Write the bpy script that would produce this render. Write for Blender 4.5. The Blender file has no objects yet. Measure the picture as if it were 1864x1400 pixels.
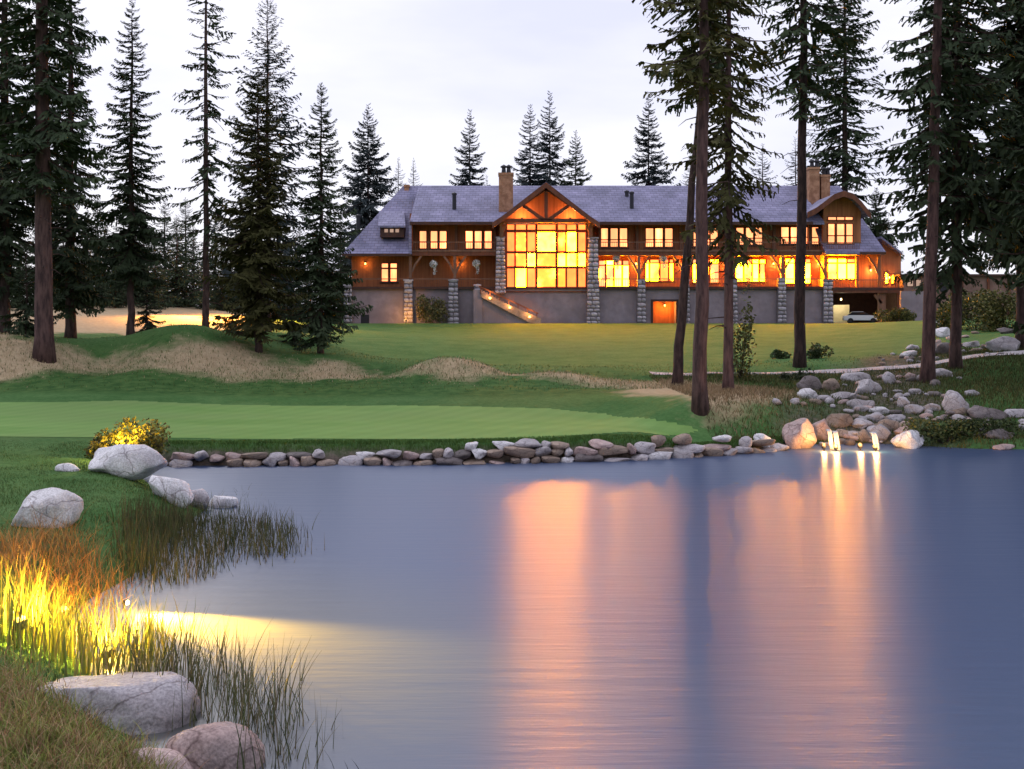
import bpy, math, random
import numpy as np
from mathutils import Vector, Matrix, noise as mnoise

scene = bpy.context.scene
COL = scene.collection
R = math.radians

# ------------------------------------------------------------------ camera
# camera stands 5 m above the pond, level, looking along +Y; focal length 2000 px for a 1864 px wide picture
F, CX, YH, H = 2000.0, 932.0, 585.0, 5.0
cam_d = bpy.data.cameras.new('camera')
cam = bpy.data.objects.new('camera', cam_d); COL.objects.link(cam)
cam.location = (0, 0, H); cam.rotation_euler = (R(90), 0, 0)
cam_d.sensor_width = 36.0; cam_d.lens = 36.0 * F / 1864.0
cam_d.shift_y = -(700.0 - YH) / 1864.0
cam_d.clip_start = 0.1; cam_d.clip_end = 6000
scene.camera = cam

# ------------------------------------------------------------------ sky
SUN_EL, SUN_AZ = 42.0, -35.0           # soft overcast glow, from the upper left beyond the lodge
world = bpy.data.worlds.new('World'); scene.world = world; world.use_nodes = True
wt = world.node_tree; wn = wt.nodes; wl = wt.links; wn.clear()
w_out = wn.new('ShaderNodeOutputWorld'); w_bg = wn.new('ShaderNodeBackground')
w_sky = wn.new('ShaderNodeTexSky'); w_sky.sky_type = 'NISHITA'; w_sky.sun_disc = False
w_sky.sun_elevation = R(SUN_EL); w_sky.sun_rotation = R(SUN_AZ)
w_sky.air_density = 1.0; w_sky.dust_density = 2.0; w_sky.ozone_density = 3.0
w_tc = wn.new('ShaderNodeTexCoord'); w_map = wn.new('ShaderNodeMapping')
w_map.inputs['Scale'].default_value = (1.6, 1.6, 6.0)
w_n = wn.new('ShaderNodeTexNoise'); w_n.inputs['Scale'].default_value = 1.7
w_n.inputs['Detail'].default_value = 5.0; w_n.inputs['Roughness'].default_value = 0.5
w_r = wn.new('ShaderNodeValToRGB')
w_r.color_ramp.elements[0].position = 0.32; w_r.color_ramp.elements[0].color = (0.80, 0.81, 1.03, 1)
w_r.color_ramp.elements[1].position = 0.62; w_r.color_ramp.elements[1].color = (1.04, 1.025, 1.12, 1)
w_sc = wn.new('ShaderNodeVectorMath'); w_sc.operation = 'SCALE'; w_sc.inputs['Scale'].default_value = 0.10
w_mix = wn.new('ShaderNodeMixRGB'); w_mix.inputs['Fac'].default_value = 0.88
wl.new(w_tc.outputs['Generated'], w_map.inputs['Vector']); wl.new(w_map.outputs[0], w_n.inputs['Vector'])
wl.new(w_n.outputs['Fac'], w_r.inputs['Fac']); wl.new(w_sky.outputs[0], w_sc.inputs[0])
wl.new(w_sc.outputs[0], w_mix.inputs['Color1']); wl.new(w_r.outputs['Color'], w_mix.inputs['Color2'])
wl.new(w_mix.outputs[0], w_bg.inputs['Color']); w_bg.inputs['Strength'].default_value = 1.0
wl.new(w_bg.outputs[0], w_out.inputs['Surface'])

sun_d = bpy.data.lights.new('sun', 'SUN'); sun_d.energy = 0.9; sun_d.angle = R(25); sun_d.color = (1, 0.95, 0.93)
sun = bpy.data.objects.new('sun', sun_d); COL.objects.link(sun)
sd = Vector((math.sin(R(SUN_AZ)) * math.cos(R(SUN_EL)), math.cos(R(SUN_AZ)) * math.cos(R(SUN_EL)), math.sin(R(SUN_EL))))
sun.rotation_euler = sd.to_track_quat('Z', 'Y').to_euler()

scene.view_settings.view_transform = 'Standard'; scene.view_settings.look = 'None'
scene.view_settings.exposure = 0.12; scene.view_settings.gamma = 1.0
scene.render.engine = 'CYCLES'
cy = scene.cycles
cy.use_denoising = True; cy.max_bounces = 6; cy.diffuse_bounces = 3; cy.glossy_bounces = 3
cy.transparent_max_bounces = 8; cy.sample_clamp_indirect = 6.0; cy.caustics_reflective = False; cy.caustics_refractive = False

# ------------------------------------------------------------------ helpers
def PX(px, Y): return (px - CX) / F * Y
def PZ(py, Y): return H - (py - YH) / F * Y
def W(px, py, Y): return Vector((PX(px, Y), Y, PZ(py, Y)))
def W0(px, py):
    Y = H * F / (py - YH); return (PX(px, Y), Y)
def rng(seed): return np.random.default_rng(seed)

def sstep(a, b, x):
    t = np.clip((x - a) / (b - a), 0, 1); return t * t * (3 - 2 * t)

def put(o, parent=None, **props):
    if o.name not in COL.objects: COL.objects.link(o)
    if parent is not None: o.parent = parent
    for k, v in props.items():
        if v: o[k] = v
    return o

def tag(o, label, cat, group=None):
    o['label'] = label; o['category'] = cat
    if group: o['group'] = group
    return o

def empty(name, loc=(0, 0, 0), rz=0.0):
    o = bpy.data.objects.new(name, None); COL.objects.link(o)
    o.location = loc; o.rotation_euler = (0, 0, rz); o.empty_display_size = 0.2
    return o

def np_mesh(name, v, faces, smooth=False, col=None, attr=None):
    """faces: (M,k) int array"""
    v = np.asarray(v, np.float32); faces = np.asarray(faces, np.int32)
    me = bpy.data.meshes.new(name); k = faces.shape[1]; M = len(faces)
    me.vertices.add(len(v)); me.vertices.foreach_set('co', v.ravel())
    me.loops.add(M * k); me.loops.foreach_set('vertex_index', faces.ravel())
    me.polygons.add(M); me.polygons.foreach_set('loop_start', np.arange(0, M * k, k, dtype=np.int32))
    me.polygons.foreach_set('loop_total', np.full(M, k, np.int32))
    me.polygons.foreach_set('use_smooth', np.full(M, smooth, bool))
    if col is not None:
        a = me.color_attributes.new('Col', 'FLOAT_COLOR', 'POINT')
        c = np.ones((len(v), 4), np.float32); c[:, :3] = col; a.data.foreach_set('color', c.ravel())
    for an, arr in (attr or {}).items():
        a = me.attributes.new(an, 'FLOAT', 'POINT'); a.data.foreach_set('value', np.asarray(arr, np.float32))
    me.update(calc_edges=True)
    return me

class MB:
    def __init__(s): s.v = []; s.f = []
    def poly(s, pts):
        b = len(s.v); s.v += [tuple(p) for p in pts]; s.f.append(tuple(range(b, b + len(pts)))); return s
    def hexa(s, p):   # 8 points: bottom 0-3, top 4-7
        b = len(s.v); s.v += [tuple(q) for q in p]
        for f in ((0, 3, 2, 1), (4, 5, 6, 7), (0, 1, 5, 4), (1, 2, 6, 5), (2, 3, 7, 6), (3, 0, 4, 7)):
            s.f.append(tuple(b + i for i in f))
        return s
    def box(s, x0, x1, y0, y1, z0, z1):
        return s.hexa([(x0, y0, z0), (x1, y0, z0), (x1, y1, z0), (x0, y1, z0), (x0, y0, z1), (x1, y0, z1), (x1, y1, z1), (x0, y1, z1)])
    def pbox(s, x0, x1, y0, y1, Y0, Y1):      # picture columns / rows measured at the front depth Y0
        return s.box(PX(x0, Y0), PX(x1, Y0), Y0, Y1, PZ(y1, Y0), PZ(y0, Y0))
    def beam(s, a, b, w, d):
        a = Vector(a); b = Vector(b); t = (b - a).normalized()
        u = t.cross(Vector((0, 1, 0)))
        if u.length < 1e-3: u = Vector((1, 0, 0))
        u = u.normalized() * w / 2; n = t.cross(u).normalized() * d / 2
        return s.hexa([a - u - n, a + u - n, a + u + n, a - u + n, b - u - n, b + u - n, b + u + n, b - u + n])
    def slab(s, pts, th):
        n = len(pts); b = len(s.v); s.v += [tuple(p) for p in pts] + [(p[0], p[1], p[2] - th) for p in pts]
        s.f.append(tuple(range(b, b + n))); s.f.append(tuple(reversed(range(b + n, b + 2 * n))))
        for i in range(n):
            j = (i + 1) % n; s.f.append((b + i, b + n + i, b + n + j, b + j))
        return s
    def lathe(s, c, prof, n=12, caps=True):
        b = len(s.v)
        for r, z in prof:
            for i in range(n):
                a = 2 * math.pi * i / n; s.v.append((c[0] + r * math.cos(a), c[1] + r * math.sin(a), c[2] + z))
        for k in range(len(prof) - 1):
            for i in range(n):
                j = (i + 1) % n; s.f.append((b + k * n + i, b + k * n + j, b + (k + 1) * n + j, b + (k + 1) * n + i))
        if caps: s.f.append(tuple(b + i for i in reversed(range(n)))); s.f.append(tuple(b + (len(prof) - 1) * n + i for i in range(n)))
        return s
    def tube(s, path, radii, n=8):
        b = len(s.v); path = [Vector(p) for p in path]
        for k, p in enumerate(path):
            t = (path[min(k + 1, len(path) - 1)] - path[max(k - 1, 0)]).normalized()
            u = t.cross(Vector((0.31, 0.95, 0.05))).normalized(); w = t.cross(u)
            for i in range(n):
                a = 2 * math.pi * i / n; q = p + (u * math.cos(a) + w * math.sin(a)) * radii[k]; s.v.append(tuple(q))
        for k in range(len(path) - 1):
            for i in range(n):
                j = (i + 1) % n; s.f.append((b + k * n + i, b + k * n + j, b + (k + 1) * n + j, b + (k + 1) * n + i))
        s.f.append(tuple(b + i for i in reversed(range(n)))); s.f.append(tuple(b + (len(path) - 1) * n + i for i in range(n)))
        return s
    def build(s, name, m, parent=None, smooth=False, loc=None, bevel=0.0):
        me = bpy.data.meshes.new(name); vs = s.v
        if loc is not None: vs = [(a - loc[0], b - loc[1], c - loc[2]) for a, b, c in vs]
        me.from_pydata(vs, [], s.f); me.update()
        if smooth: me.polygons.foreach_set('use_smooth', [True] * len(me.polygons))
        o = bpy.data.objects.new(name, me); COL.objects.link(o)
        if m: me.materials.append(m)
        if parent is not None: o.parent = parent
        if loc is not None: o.location = loc
        if bevel:
            md = o.modifiers.new('bevel', 'BEVEL'); md.width = bevel; md.segments = 2; md.limit_method = 'ANGLE'
        return o

def mesh_obj(name, me, m, parent=None, loc=None):
    if m and not me.materials: me.materials.append(m)
    o = bpy.data.objects.new(name, me); COL.objects.link(o)
    if parent is not None: o.parent = parent
    if loc is not None: o.location = loc
    return o

# ------------------------------------------------------------------ materials
def mat(name, c1, c2=None, scale=5.0, rough=0.8, bump=0.0, bscale=None, coord='Object', stretch=(1, 1, 1), detail=5.0, contrast=(0.35, 0.65),
        c3=None, scale3=1.0, spec=0.3, rand=0.0, attr=None):
    m = bpy.data.materials.new(name); m.use_nodes = True
    t = m.node_tree; n = t.nodes; l = t.links; b = n['Principled BSDF']
    b.inputs['Roughness'].default_value = rough; b.inputs['Specular IOR Level'].default_value = spec
    b.inputs['Base Color'].default_value = (*c1, 1)
    tc = n.new('ShaderNodeTexCoord'); mp = n.new('ShaderNodeMapping'); mp.inputs['Scale'].default_value = stretch
    if coord == 'World':
        g = n.new('ShaderNodeNewGeometry'); l.new(g.outputs['Position'], mp.inputs['Vector'])
    else:
        l.new(tc.outputs[coord], mp.inputs['Vector'])
    cur = None
    if attr:
        a = n.new('ShaderNodeAttribute'); a.attribute_name = attr; cur = a.outputs['Color']
    if c2:
        nz = n.new('ShaderNodeTexNoise'); nz.inputs['Scale'].default_value = scale; nz.inputs['Detail'].default_value = detail
        nz.inputs['Roughness'].default_value = 0.62
        l.new(mp.outputs[0], nz.inputs['Vector'])
        r = n.new('ShaderNodeValToRGB'); e = r.color_ramp.elements
        e[0].position, e[1].position = contrast; e[0].color = (*c1, 1); e[1].color = (*c2, 1)
        l.new(nz.outputs['Fac'], r.inputs['Fac'])
        if cur is not None:
            mx = n.new('ShaderNodeMixRGB'); mx.blend_type = 'MULTIPLY'; mx.inputs['Fac'].default_value = 1
            l.new(cur, mx.inputs['Color1']); l.new(r.outputs['Color'], mx.inputs['Color2']); cur = mx.outputs[0]
        else: cur = r.outputs['Color']
    if c3:
        nz = n.new('ShaderNodeTexNoise'); nz.inputs['Scale'].default_value = scale3; nz.inputs['Detail'].default_value = 3
        l.new(mp.outputs[0], nz.inputs['Vector'])
        r = n.new('ShaderNodeValToRGB'); e = r.color_ramp.elements; e[0].position = 0.45; e[1].position = 0.68
        l.new(nz.outputs['Fac'], r.inputs['Fac'])
        mx = n.new('ShaderNodeMixRGB'); l.new(r.outputs['Color'], mx.inputs['Fac']); l.new(cur, mx.inputs['Color1'])
        mx.inputs['Color2'].default_value = (*c3, 1); cur = mx.outputs[0]
    if rand:
        oi = n.new('ShaderNodeObjectInfo'); hs = n.new('ShaderNodeHueSaturation')
        mr = n.new('ShaderNodeMapRange'); mr.inputs['To Min'].default_value = 1 - rand; mr.inputs['To Max'].default_value = 1 + rand
        l.new(oi.outputs['Random'], mr.inputs['Value']); l.new(mr.outputs[0], hs.inputs['Value'])
        if cur is not None: l.new(cur, hs.inputs['Color'])
        else: hs.inputs['Color'].default_value = (*c1, 1)
        cur = hs.outputs[0]
    if cur is not None: l.new(cur, b.inputs['Base Color'])
    if bump:
        nz = n.new('ShaderNodeTexNoise'); nz.inputs['Scale'].default_value = bscale or scale * 2; nz.inputs['Detail'].default_value = 6
        l.new(mp.outputs[0], nz.inputs['Vector'])
        bp = n.new('ShaderNodeBump'); bp.inputs['Strength'].default_value = bump; bp.inputs['Distance'].default_value = 0.05
        l.new(nz.outputs['Fac'], bp.inputs['Height']); l.new(bp.outputs[0], b.inputs['Normal'])
    return m

M = {}
M['siding'] = mat('cedar_siding', (0.25, 0.088, 0.038), (0.40, 0.155, 0.065), 1.2, 0.7, 0.5, 3.0, 'World', (3.0, 3.0, 0.15))
M['timber'] = mat('dark_timber', (0.10, 0.034, 0.02), (0.17, 0.06, 0.032), 2.0, 0.65, 0.2, coord='World', stretch=(1, 1, 0.3))
M['post'] = mat('weathered_post', (0.15, 0.075, 0.05), (0.23, 0.125, 0.085), 2.0, 0.75, 0.2, coord='World', stretch=(1, 1, 0.3))
M['trim'] = mat('dark_trim', (0.045, 0.02, 0.017), (0.075, 0.032, 0.024), 2.0, 0.6, coord='World')
M['frame'] = mat('window_timber', (0.17, 0.04, 0.014), (0.24, 0.065, 0.022), 3.0, 0.5, coord='World')
M['plaster'] = mat('concrete_wall', (0.21, 0.175, 0.205), (0.29, 0.245, 0.28), 0.8, 0.9, 0.25, 6.0, 'World', c3=(0.2, 0.165, 0.185), scale3=0.25)
M['pier_stone'] = mat('pier_stone', (0.27, 0.25, 0.29), (0.44, 0.41, 0.46), 2.5, 0.9, 0.4, 10, 'Object', rand=0.35)
M['mortar'] = mat('mortar', (0.13, 0.11, 0.125), (0.17, 0.15, 0.165), 5, 0.95, coord='World')
M['chimney'] = mat('chimney_stone', (0.26, 0.13, 0.075), (0.42, 0.23, 0.14), 1.6, 0.9, 0.5, 3.0, 'World', contrast=(0.4, 0.6))
M['metal_dark'] = mat('dark_metal', (0.02, 0.02, 0.028), rough=0.5)
M['soil'] = mat('dark_soil', (0.03, 0.022, 0.018), (0.05, 0.036, 0.03), 6, 0.95, 0.4, coord='World')
M['bark'] = mat('fir_bark', (0.035, 0.022, 0.022), (0.085, 0.052, 0.048), 5.0, 0.95, 0.9, 9.0, 'Object', (1, 1, 0.25), rand=0.25, contrast=(0.4, 0.6))
M['bark_red'] = mat('pine_bark', (0.045, 0.026, 0.027), (0.125, 0.072, 0.068), 5.0, 0.95, 0.9, 9.0, 'Object', (1, 1, 0.22), rand=0.2, contrast=(0.38, 0.62))
M['needle'] = mat('fir_needles', (0.026, 0.04, 0.025), (0.064, 0.088, 0.045), 0.9, 0.85, rand=0.25, spec=0.1)
M['needle_olive'] = mat('olive_needles', (0.042, 0.044, 0.018), (0.085, 0.082, 0.03), 0.8, 0.85, rand=0.2, spec=0.1)
M['needle_blue'] = mat('blue_needles', (0.03, 0.04, 0.045), (0.062, 0.078, 0.08), 0.9, 0.85, rand=0.2, spec=0.1)
M['rock'] = mat('granite', (0.36, 0.34, 0.37), (0.58, 0.55, 0.585), 3.0, 0.85, 0.6, 14, 'Object', c3=(0.31, 0.28, 0.295), scale3=1.4, rand=0.16)
M['rock_pale'] = mat('pale_granite', (0.58, 0.57, 0.6), (0.8, 0.79, 0.82), 2.6, 0.85, 0.6, 12, 'Object', c3=(0.46, 0.44, 0.47), scale3=1.6, rand=0.1)
M['rock_pink'] = mat('pink_granite', (0.36, 0.26, 0.25), (0.56, 0.43, 0.41), 3.0, 0.85, 0.6, 14, 'Object', c3=(0.3, 0.24, 0.24), scale3=1.8, rand=0.15)
M['rock_dark'] = mat('wet_dark_stone', (0.12, 0.105, 0.11), (0.25, 0.215, 0.215), 3.0, 0.75, 0.6, 12, 'Object', c3=(0.09, 0.075, 0.075), scale3=1.5, rand=0.3)
M['rock_tan'] = mat('tan_stone', (0.25, 0.185, 0.15), (0.42, 0.33, 0.27), 3.0, 0.85, 0.6, 12, 'Object', c3=(0.19, 0.15, 0.13), scale3=1.5, rand=0.25)
def weather_rock(m, scale):
    """veins, cracks and pale lichen on a stone material"""
    t = m.node_tree; n = t.nodes; l = t.links; b = n['Principled BSDF']
    src = b.inputs['Base Color'].links[0].from_socket
    tc = n.new('ShaderNodeTexCoord'); nz = n.new('ShaderNodeTexNoise'); nz.inputs['Scale'].default_value = scale * 1.6; nz.inputs['Detail'].default_value = 4
    l.new(tc.outputs['Object'], nz.inputs['Vector'])
    mx = n.new('ShaderNodeMixRGB'); mx.inputs['Fac'].default_value = 0.35; l.new(tc.outputs['Object'], mx.inputs['Color1']); l.new(nz.outputs['Color'], mx.inputs['Color2'])
    vo = n.new('ShaderNodeTexVoronoi'); vo.feature = 'DISTANCE_TO_EDGE'; vo.inputs['Scale'].default_value = scale; l.new(mx.outputs[0], vo.inputs['Vector'])
    r = n.new('ShaderNodeValToRGB'); e = r.color_ramp.elements; e[0].position = 0.0; e[0].color = (.55, .52, .52, 1); e[1].position = 0.022; e[1].color = (1, 1, 1, 1); l.new(vo.outputs['Distance'], r.inputs['Fac'])
    sp = n.new('ShaderNodeTexNoise'); sp.inputs['Scale'].default_value = scale * 22; sp.inputs['Detail'].default_value = 3; l.new(tc.outputs['Object'], sp.inputs['Vector'])
    r2 = n.new('ShaderNodeValToRGB'); e = r2.color_ramp.elements; e[0].position = .35; e[0].color = (.72, .72, .72, 1); e[1].position = .62; e[1].color = (1.12, 1.12, 1.12, 1); l.new(sp.outputs['Fac'], r2.inputs['Fac'])
    m1 = n.new('ShaderNodeMixRGB'); m1.blend_type = 'MULTIPLY'; m1.inputs['Fac'].default_value = 1; l.new(src, m1.inputs['Color1']); l.new(r.outputs['Color'], m1.inputs['Color2'])
    m2 = n.new('ShaderNodeMixRGB'); m2.blend_type = 'MULTIPLY'; m2.inputs['Fac'].default_value = 1; l.new(m1.outputs[0], m2.inputs['Color1']); l.new(r2.outputs['Color'], m2.inputs['Color2'])
    l.new(m2.outputs[0], b.inputs['Base Color'])
    old = b.inputs['Normal'].links[0].from_node; b2 = n.new('ShaderNodeBump'); b2.inputs['Strength'].default_value = .5; b2.inputs['Distance'].default_value = .04
    l.new(r.outputs['Color'], b2.inputs['Height']); l.new(old.outputs[0], b2.inputs['Normal']); l.new(b2.outputs[0], b.inputs['Normal'])
for k_ in ('rock', 'rock_pale', 'rock_pink', 'rock_dark', 'rock_tan'): weather_rock(M[k_], 1.3)
M['path'] = mat('concrete_path', (0.33, 0.31, 0.34), (0.44, 0.42, 0.45), 2.0, 0.9, 0.2, 8, 'World')
M['blade'] = mat('blades', (0.7, 0.7, 0.7), (1.25, 1.25, 1.25), 1.4, 0.75, coord='World', attr='Col', spec=0.15)
M['leaf'] = mat('leaves', (0.7, 0.7, 0.7), (1.3, 1.3, 1.3), 2.0, 0.6, coord='World', attr='Col', spec=0.2)

def shingle_mat():
    m = bpy.data.materials.new('roof_shingles'); m.use_nodes = True
    t = m.node_tree; n = t.nodes; l = t.links; b = n['Principled BSDF']
    g = n.new('ShaderNodeNewGeometry'); mp = n.new('ShaderNodeMapping'); mp.inputs['Scale'].default_value = (1, 1, 1)
    sx = n.new('ShaderNodeSeparateXYZ'); cb = n.new('ShaderNodeCombineXYZ')
    l.new(g.outputs['Position'], sx.inputs[0]); l.new(sx.outputs['X'], cb.inputs['X']); l.new(sx.outputs['Z'], cb.inputs['Y'])
    br = n.new('ShaderNodeTexBrick'); br.inputs['Scale'].default_value = 1.0
    br.inputs['Brick Width'].default_value = 0.8; br.inputs['Row Height'].default_value = 0.36; br.inputs['Mortar Size'].default_value = 0.03
    br.inputs['Color1'].default_value = (0.175, 0.175, 0.28, 1); br.inputs['Color2'].default_value = (0.245, 0.24, 0.37, 1)
    br.inputs['Mortar'].default_value = (0.11, 0.108, 0.17, 1)
    l.new(cb.outputs[0], br.inputs['Vector'])
    nz = n.new('ShaderNodeTexNoise'); nz.inputs['Scale'].default_value = 0.35; nz.inputs['Detail'].default_value = 6
    l.new(g.outputs['Position'], nz.inputs['Vector'])
    r = n.new('ShaderNodeValToRGB'); r.color_ramp.elements[0].color = (0.7, 0.7, 0.72, 1); r.color_ramp.elements[1].color = (1.25, 1.22, 1.25, 1)
    r.color_ramp.elements[0].position = 0.3; r.color_ramp.elements[1].position = 0.7
    l.new(nz.outputs['Fac'], r.inputs['Fac'])
    mx = n.new('ShaderNodeMixRGB'); mx.blend_type = 'MULTIPLY'; mx.inputs['Fac'].default_value = 1
    l.new(br.outputs['Color'], mx.inputs['Color1']); l.new(r.outputs['Color'], mx.inputs['Color2']); l.new(mx.outputs[0], b.inputs['Base Color'])
    b.inputs['Roughness'].default_value = 0.8
    bp = n.new('ShaderNodeBump'); bp.inputs['Distance'].default_value = 0.05; bp.inputs['Strength'].default_value = 0.6
    l.new(br.outputs['Fac'], bp.inputs['Height']); bp.invert = True; l.new(bp.outputs[0], b.inputs['Normal'])
    return m
M['roof'] = shingle_mat()

def lit_pane(name, stops, scale=0.9, stretch=(1, 1, 1), rnd=0.6):
    """a window lit from the room behind: each pane shows lamps, curtains or dim wall, so brightness differs from pane to pane"""
    m = bpy.data.materials.new(name); m.use_nodes = True
    t = m.node_tree; n = t.nodes; l = t.links; b = n['Principled BSDF']
    b.inputs['Base Color'].default_value = (0.02, 0.015, 0.01, 1); b.inputs['Roughness'].default_value = 0.15
    g = n.new('ShaderNodeNewGeometry'); mp = n.new('ShaderNodeMapping'); mp.inputs['Scale'].default_value = stretch
    l.new(g.outputs['Position'], mp.inputs['Vector'])
    nz = n.new('ShaderNodeTexNoise'); nz.inputs['Scale'].default_value = scale; nz.inputs['Detail'].default_value = 2
    l.new(mp.outputs[0], nz.inputs['Vector'])
    mr = n.new('ShaderNodeMapRange'); mr.inputs['From Min'].default_value = 0.3; mr.inputs['From Max'].default_value = 0.7
    mr.inputs['To Max'].default_value = 1 - rnd; l.new(nz.outputs['Fac'], mr.inputs['Value'])
    oi = n.new('ShaderNodeObjectInfo'); ma = n.new('ShaderNodeMath'); ma.operation = 'MULTIPLY_ADD'; ma.inputs[1].default_value = rnd
    l.new(oi.outputs['Random'], ma.inputs[0]); l.new(mr.outputs[0], ma.inputs[2])
    r = n.new('ShaderNodeValToRGB'); e = r.color_ramp.elements
    while len(e) < len(stops): e.new(0.5)
    for k, (p, c) in enumerate(stops): e[k].position = p; e[k].color = tuple(x / 600 for x in c) + (1,)
    l.new(ma.outputs[0], r.inputs['Fac']); l.new(r.outputs['Color'], b.inputs['Emission Color']); b.inputs['Emission Strength'].default_value = 600.0
    return m
M['pane'] = lit_pane('lit_pane', [(0.1, (1.3, .5, .2)), (0.5, (2.4, .72, .26)), (0.8, (6, 1.2, .4)), (1.0, (14, 4, .9))], 1.0, (1, 1, 0.5))
HALL = [lit_pane('lit_hall_wall', [(0.0, (1.0, .2, .04)), (1.0, (2.4, .42, .07))], 0.9, (1, 1, 0.9), .3),
        lit_pane('lit_hall_dim', [(0.0, (1.8, .36, .06)), (1.0, (8, .66, .1))], 0.9, (1, 1, 0.9), .3),
        lit_pane('lit_hall_mid', [(0.0, (6, .6, .05)), (0.6, (12, .85, .08)), (1.0, (60, 12, .3))], 0.9, (1, 1, 0.9), .3),
        lit_pane('lit_hall_bright', [(0.0, (12, .9, .12)), (0.3, (230, 66, .3)), (0.8, (340, 108, .5)), (1.0, (360, 120, 1.0))], 0.9, (1, 1, 0.9), .3)]
M['pane_warm'] = lit_pane('lit_warm_pane', [(0.1, (1.8, .5, .1)), (0.5, (6, .85, .14)), (0.6, (250, 72, .32)), (0.95, (400, 128, .6))], 0.8, (1, 1, 0.7))
M['pane_blaze'] = lit_pane('blazing_pane', [(0.05, (2.4, .62, .12)), (0.3, (10, .9, .16)), (0.42, (350, 105, .35)), (0.95, (560, 180, .7))], 0.8, (1, 1, 0.7))
M['pane_door'] = lit_pane('lit_door_pane', [(0.1, (1.7, .55, .2)), (0.52, (4, .8, .26)), (0.64, (200, 58, .42)), (0.95, (320, 104, .8))], 0.9, (1, 1, 0.6))
M['pane_small'] = lit_pane('dim_pane', [(0, (.36, .22, .16)), (1, (.5, .33, .24))])
M['bulb'] = lit_pane('lamp_glass', [(0, (14, 8.8, 3)), (1, (14, 8.8, 3))])
M['bulb_orange'] = lit_pane('orange_lamp_glass', [(0, (10, 4.1, .9)), (1, (10, 4.1, .9))])

def lamp(name, kind, loc, power, color, parent=None, radius=0.08, target=None, size=60, blend=0.5):
    d = bpy.data.lights.new(name, kind); d.energy = power; d.color = color; d.shadow_soft_size = radius
    o = bpy.data.objects.new(name, d); COL.objects.link(o)
    if parent is not None: o.parent = parent; o.matrix_parent_inverse = parent.matrix_basis.inverted()
    o.location = loc
    if kind == 'SPOT':
        d.spot_size = R(size); d.spot_blend = blend
        o.rotation_euler = (Vector(target) - Vector(loc)).to_track_quat('-Z', 'Y').to_euler()
    return o

# ------------------------------------------------------------------ terrain
SHORE = [W0(300, 850), W0(420, 849), W0(600, 847), W0(800, 846), W0(1000, 842), W0(1150, 838), W0(1300, 830), W0(1400, 822), W0(1430, 818),
         W0(1520, 812), W0(1600, 812), W0(1690, 817), W0(1780, 822), W0(1864, 823), W0(1990, 842), (28, 36), (31, 25), (27, 14), (17, 8), (6, 7.2), (0, 9),
         (-2.1, 11), (-2.9, 12.3), (-3.9, 13.6), (-4.8, 15.2), (-6.2, 17.3), (-6.9, 19.2), (-6.7, 21.5), (-6.9, 24), (-7.3, 27), (-7.4, 29.4),
         (-9.2, 31.5), (-10.5, 34), (-11.8, 36.5)]
SH = np.array(SHORE)

def shore_dist(X, Y):
    """distance to the shoreline, positive on land"""
    P = np.stack([X, Y], -1); best = np.full(X.shape, 1e9); inside = np.zeros(X.shape, bool)
    n = len(SH)
    for i in range(n):
        a, b = SH[i], SH[(i + 1) % n]; ab = b - a
        t = np.clip(((P - a) @ ab) / (ab @ ab), 0, 1)
        best = np.minimum(best, np.linalg.norm(P - (a + t[..., None] * ab), axis=-1))
        c = (a[1] > Y) != (b[1] > Y)
        with np.errstate(divide='ignore', invalid='ignore'):
            xi = (b[0] - a[0]) * (Y - a[1]) / (b[1] - a[1]) + a[0]
        inside ^= c & (X < xi)
    return np.where(inside, -best, best)

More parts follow.
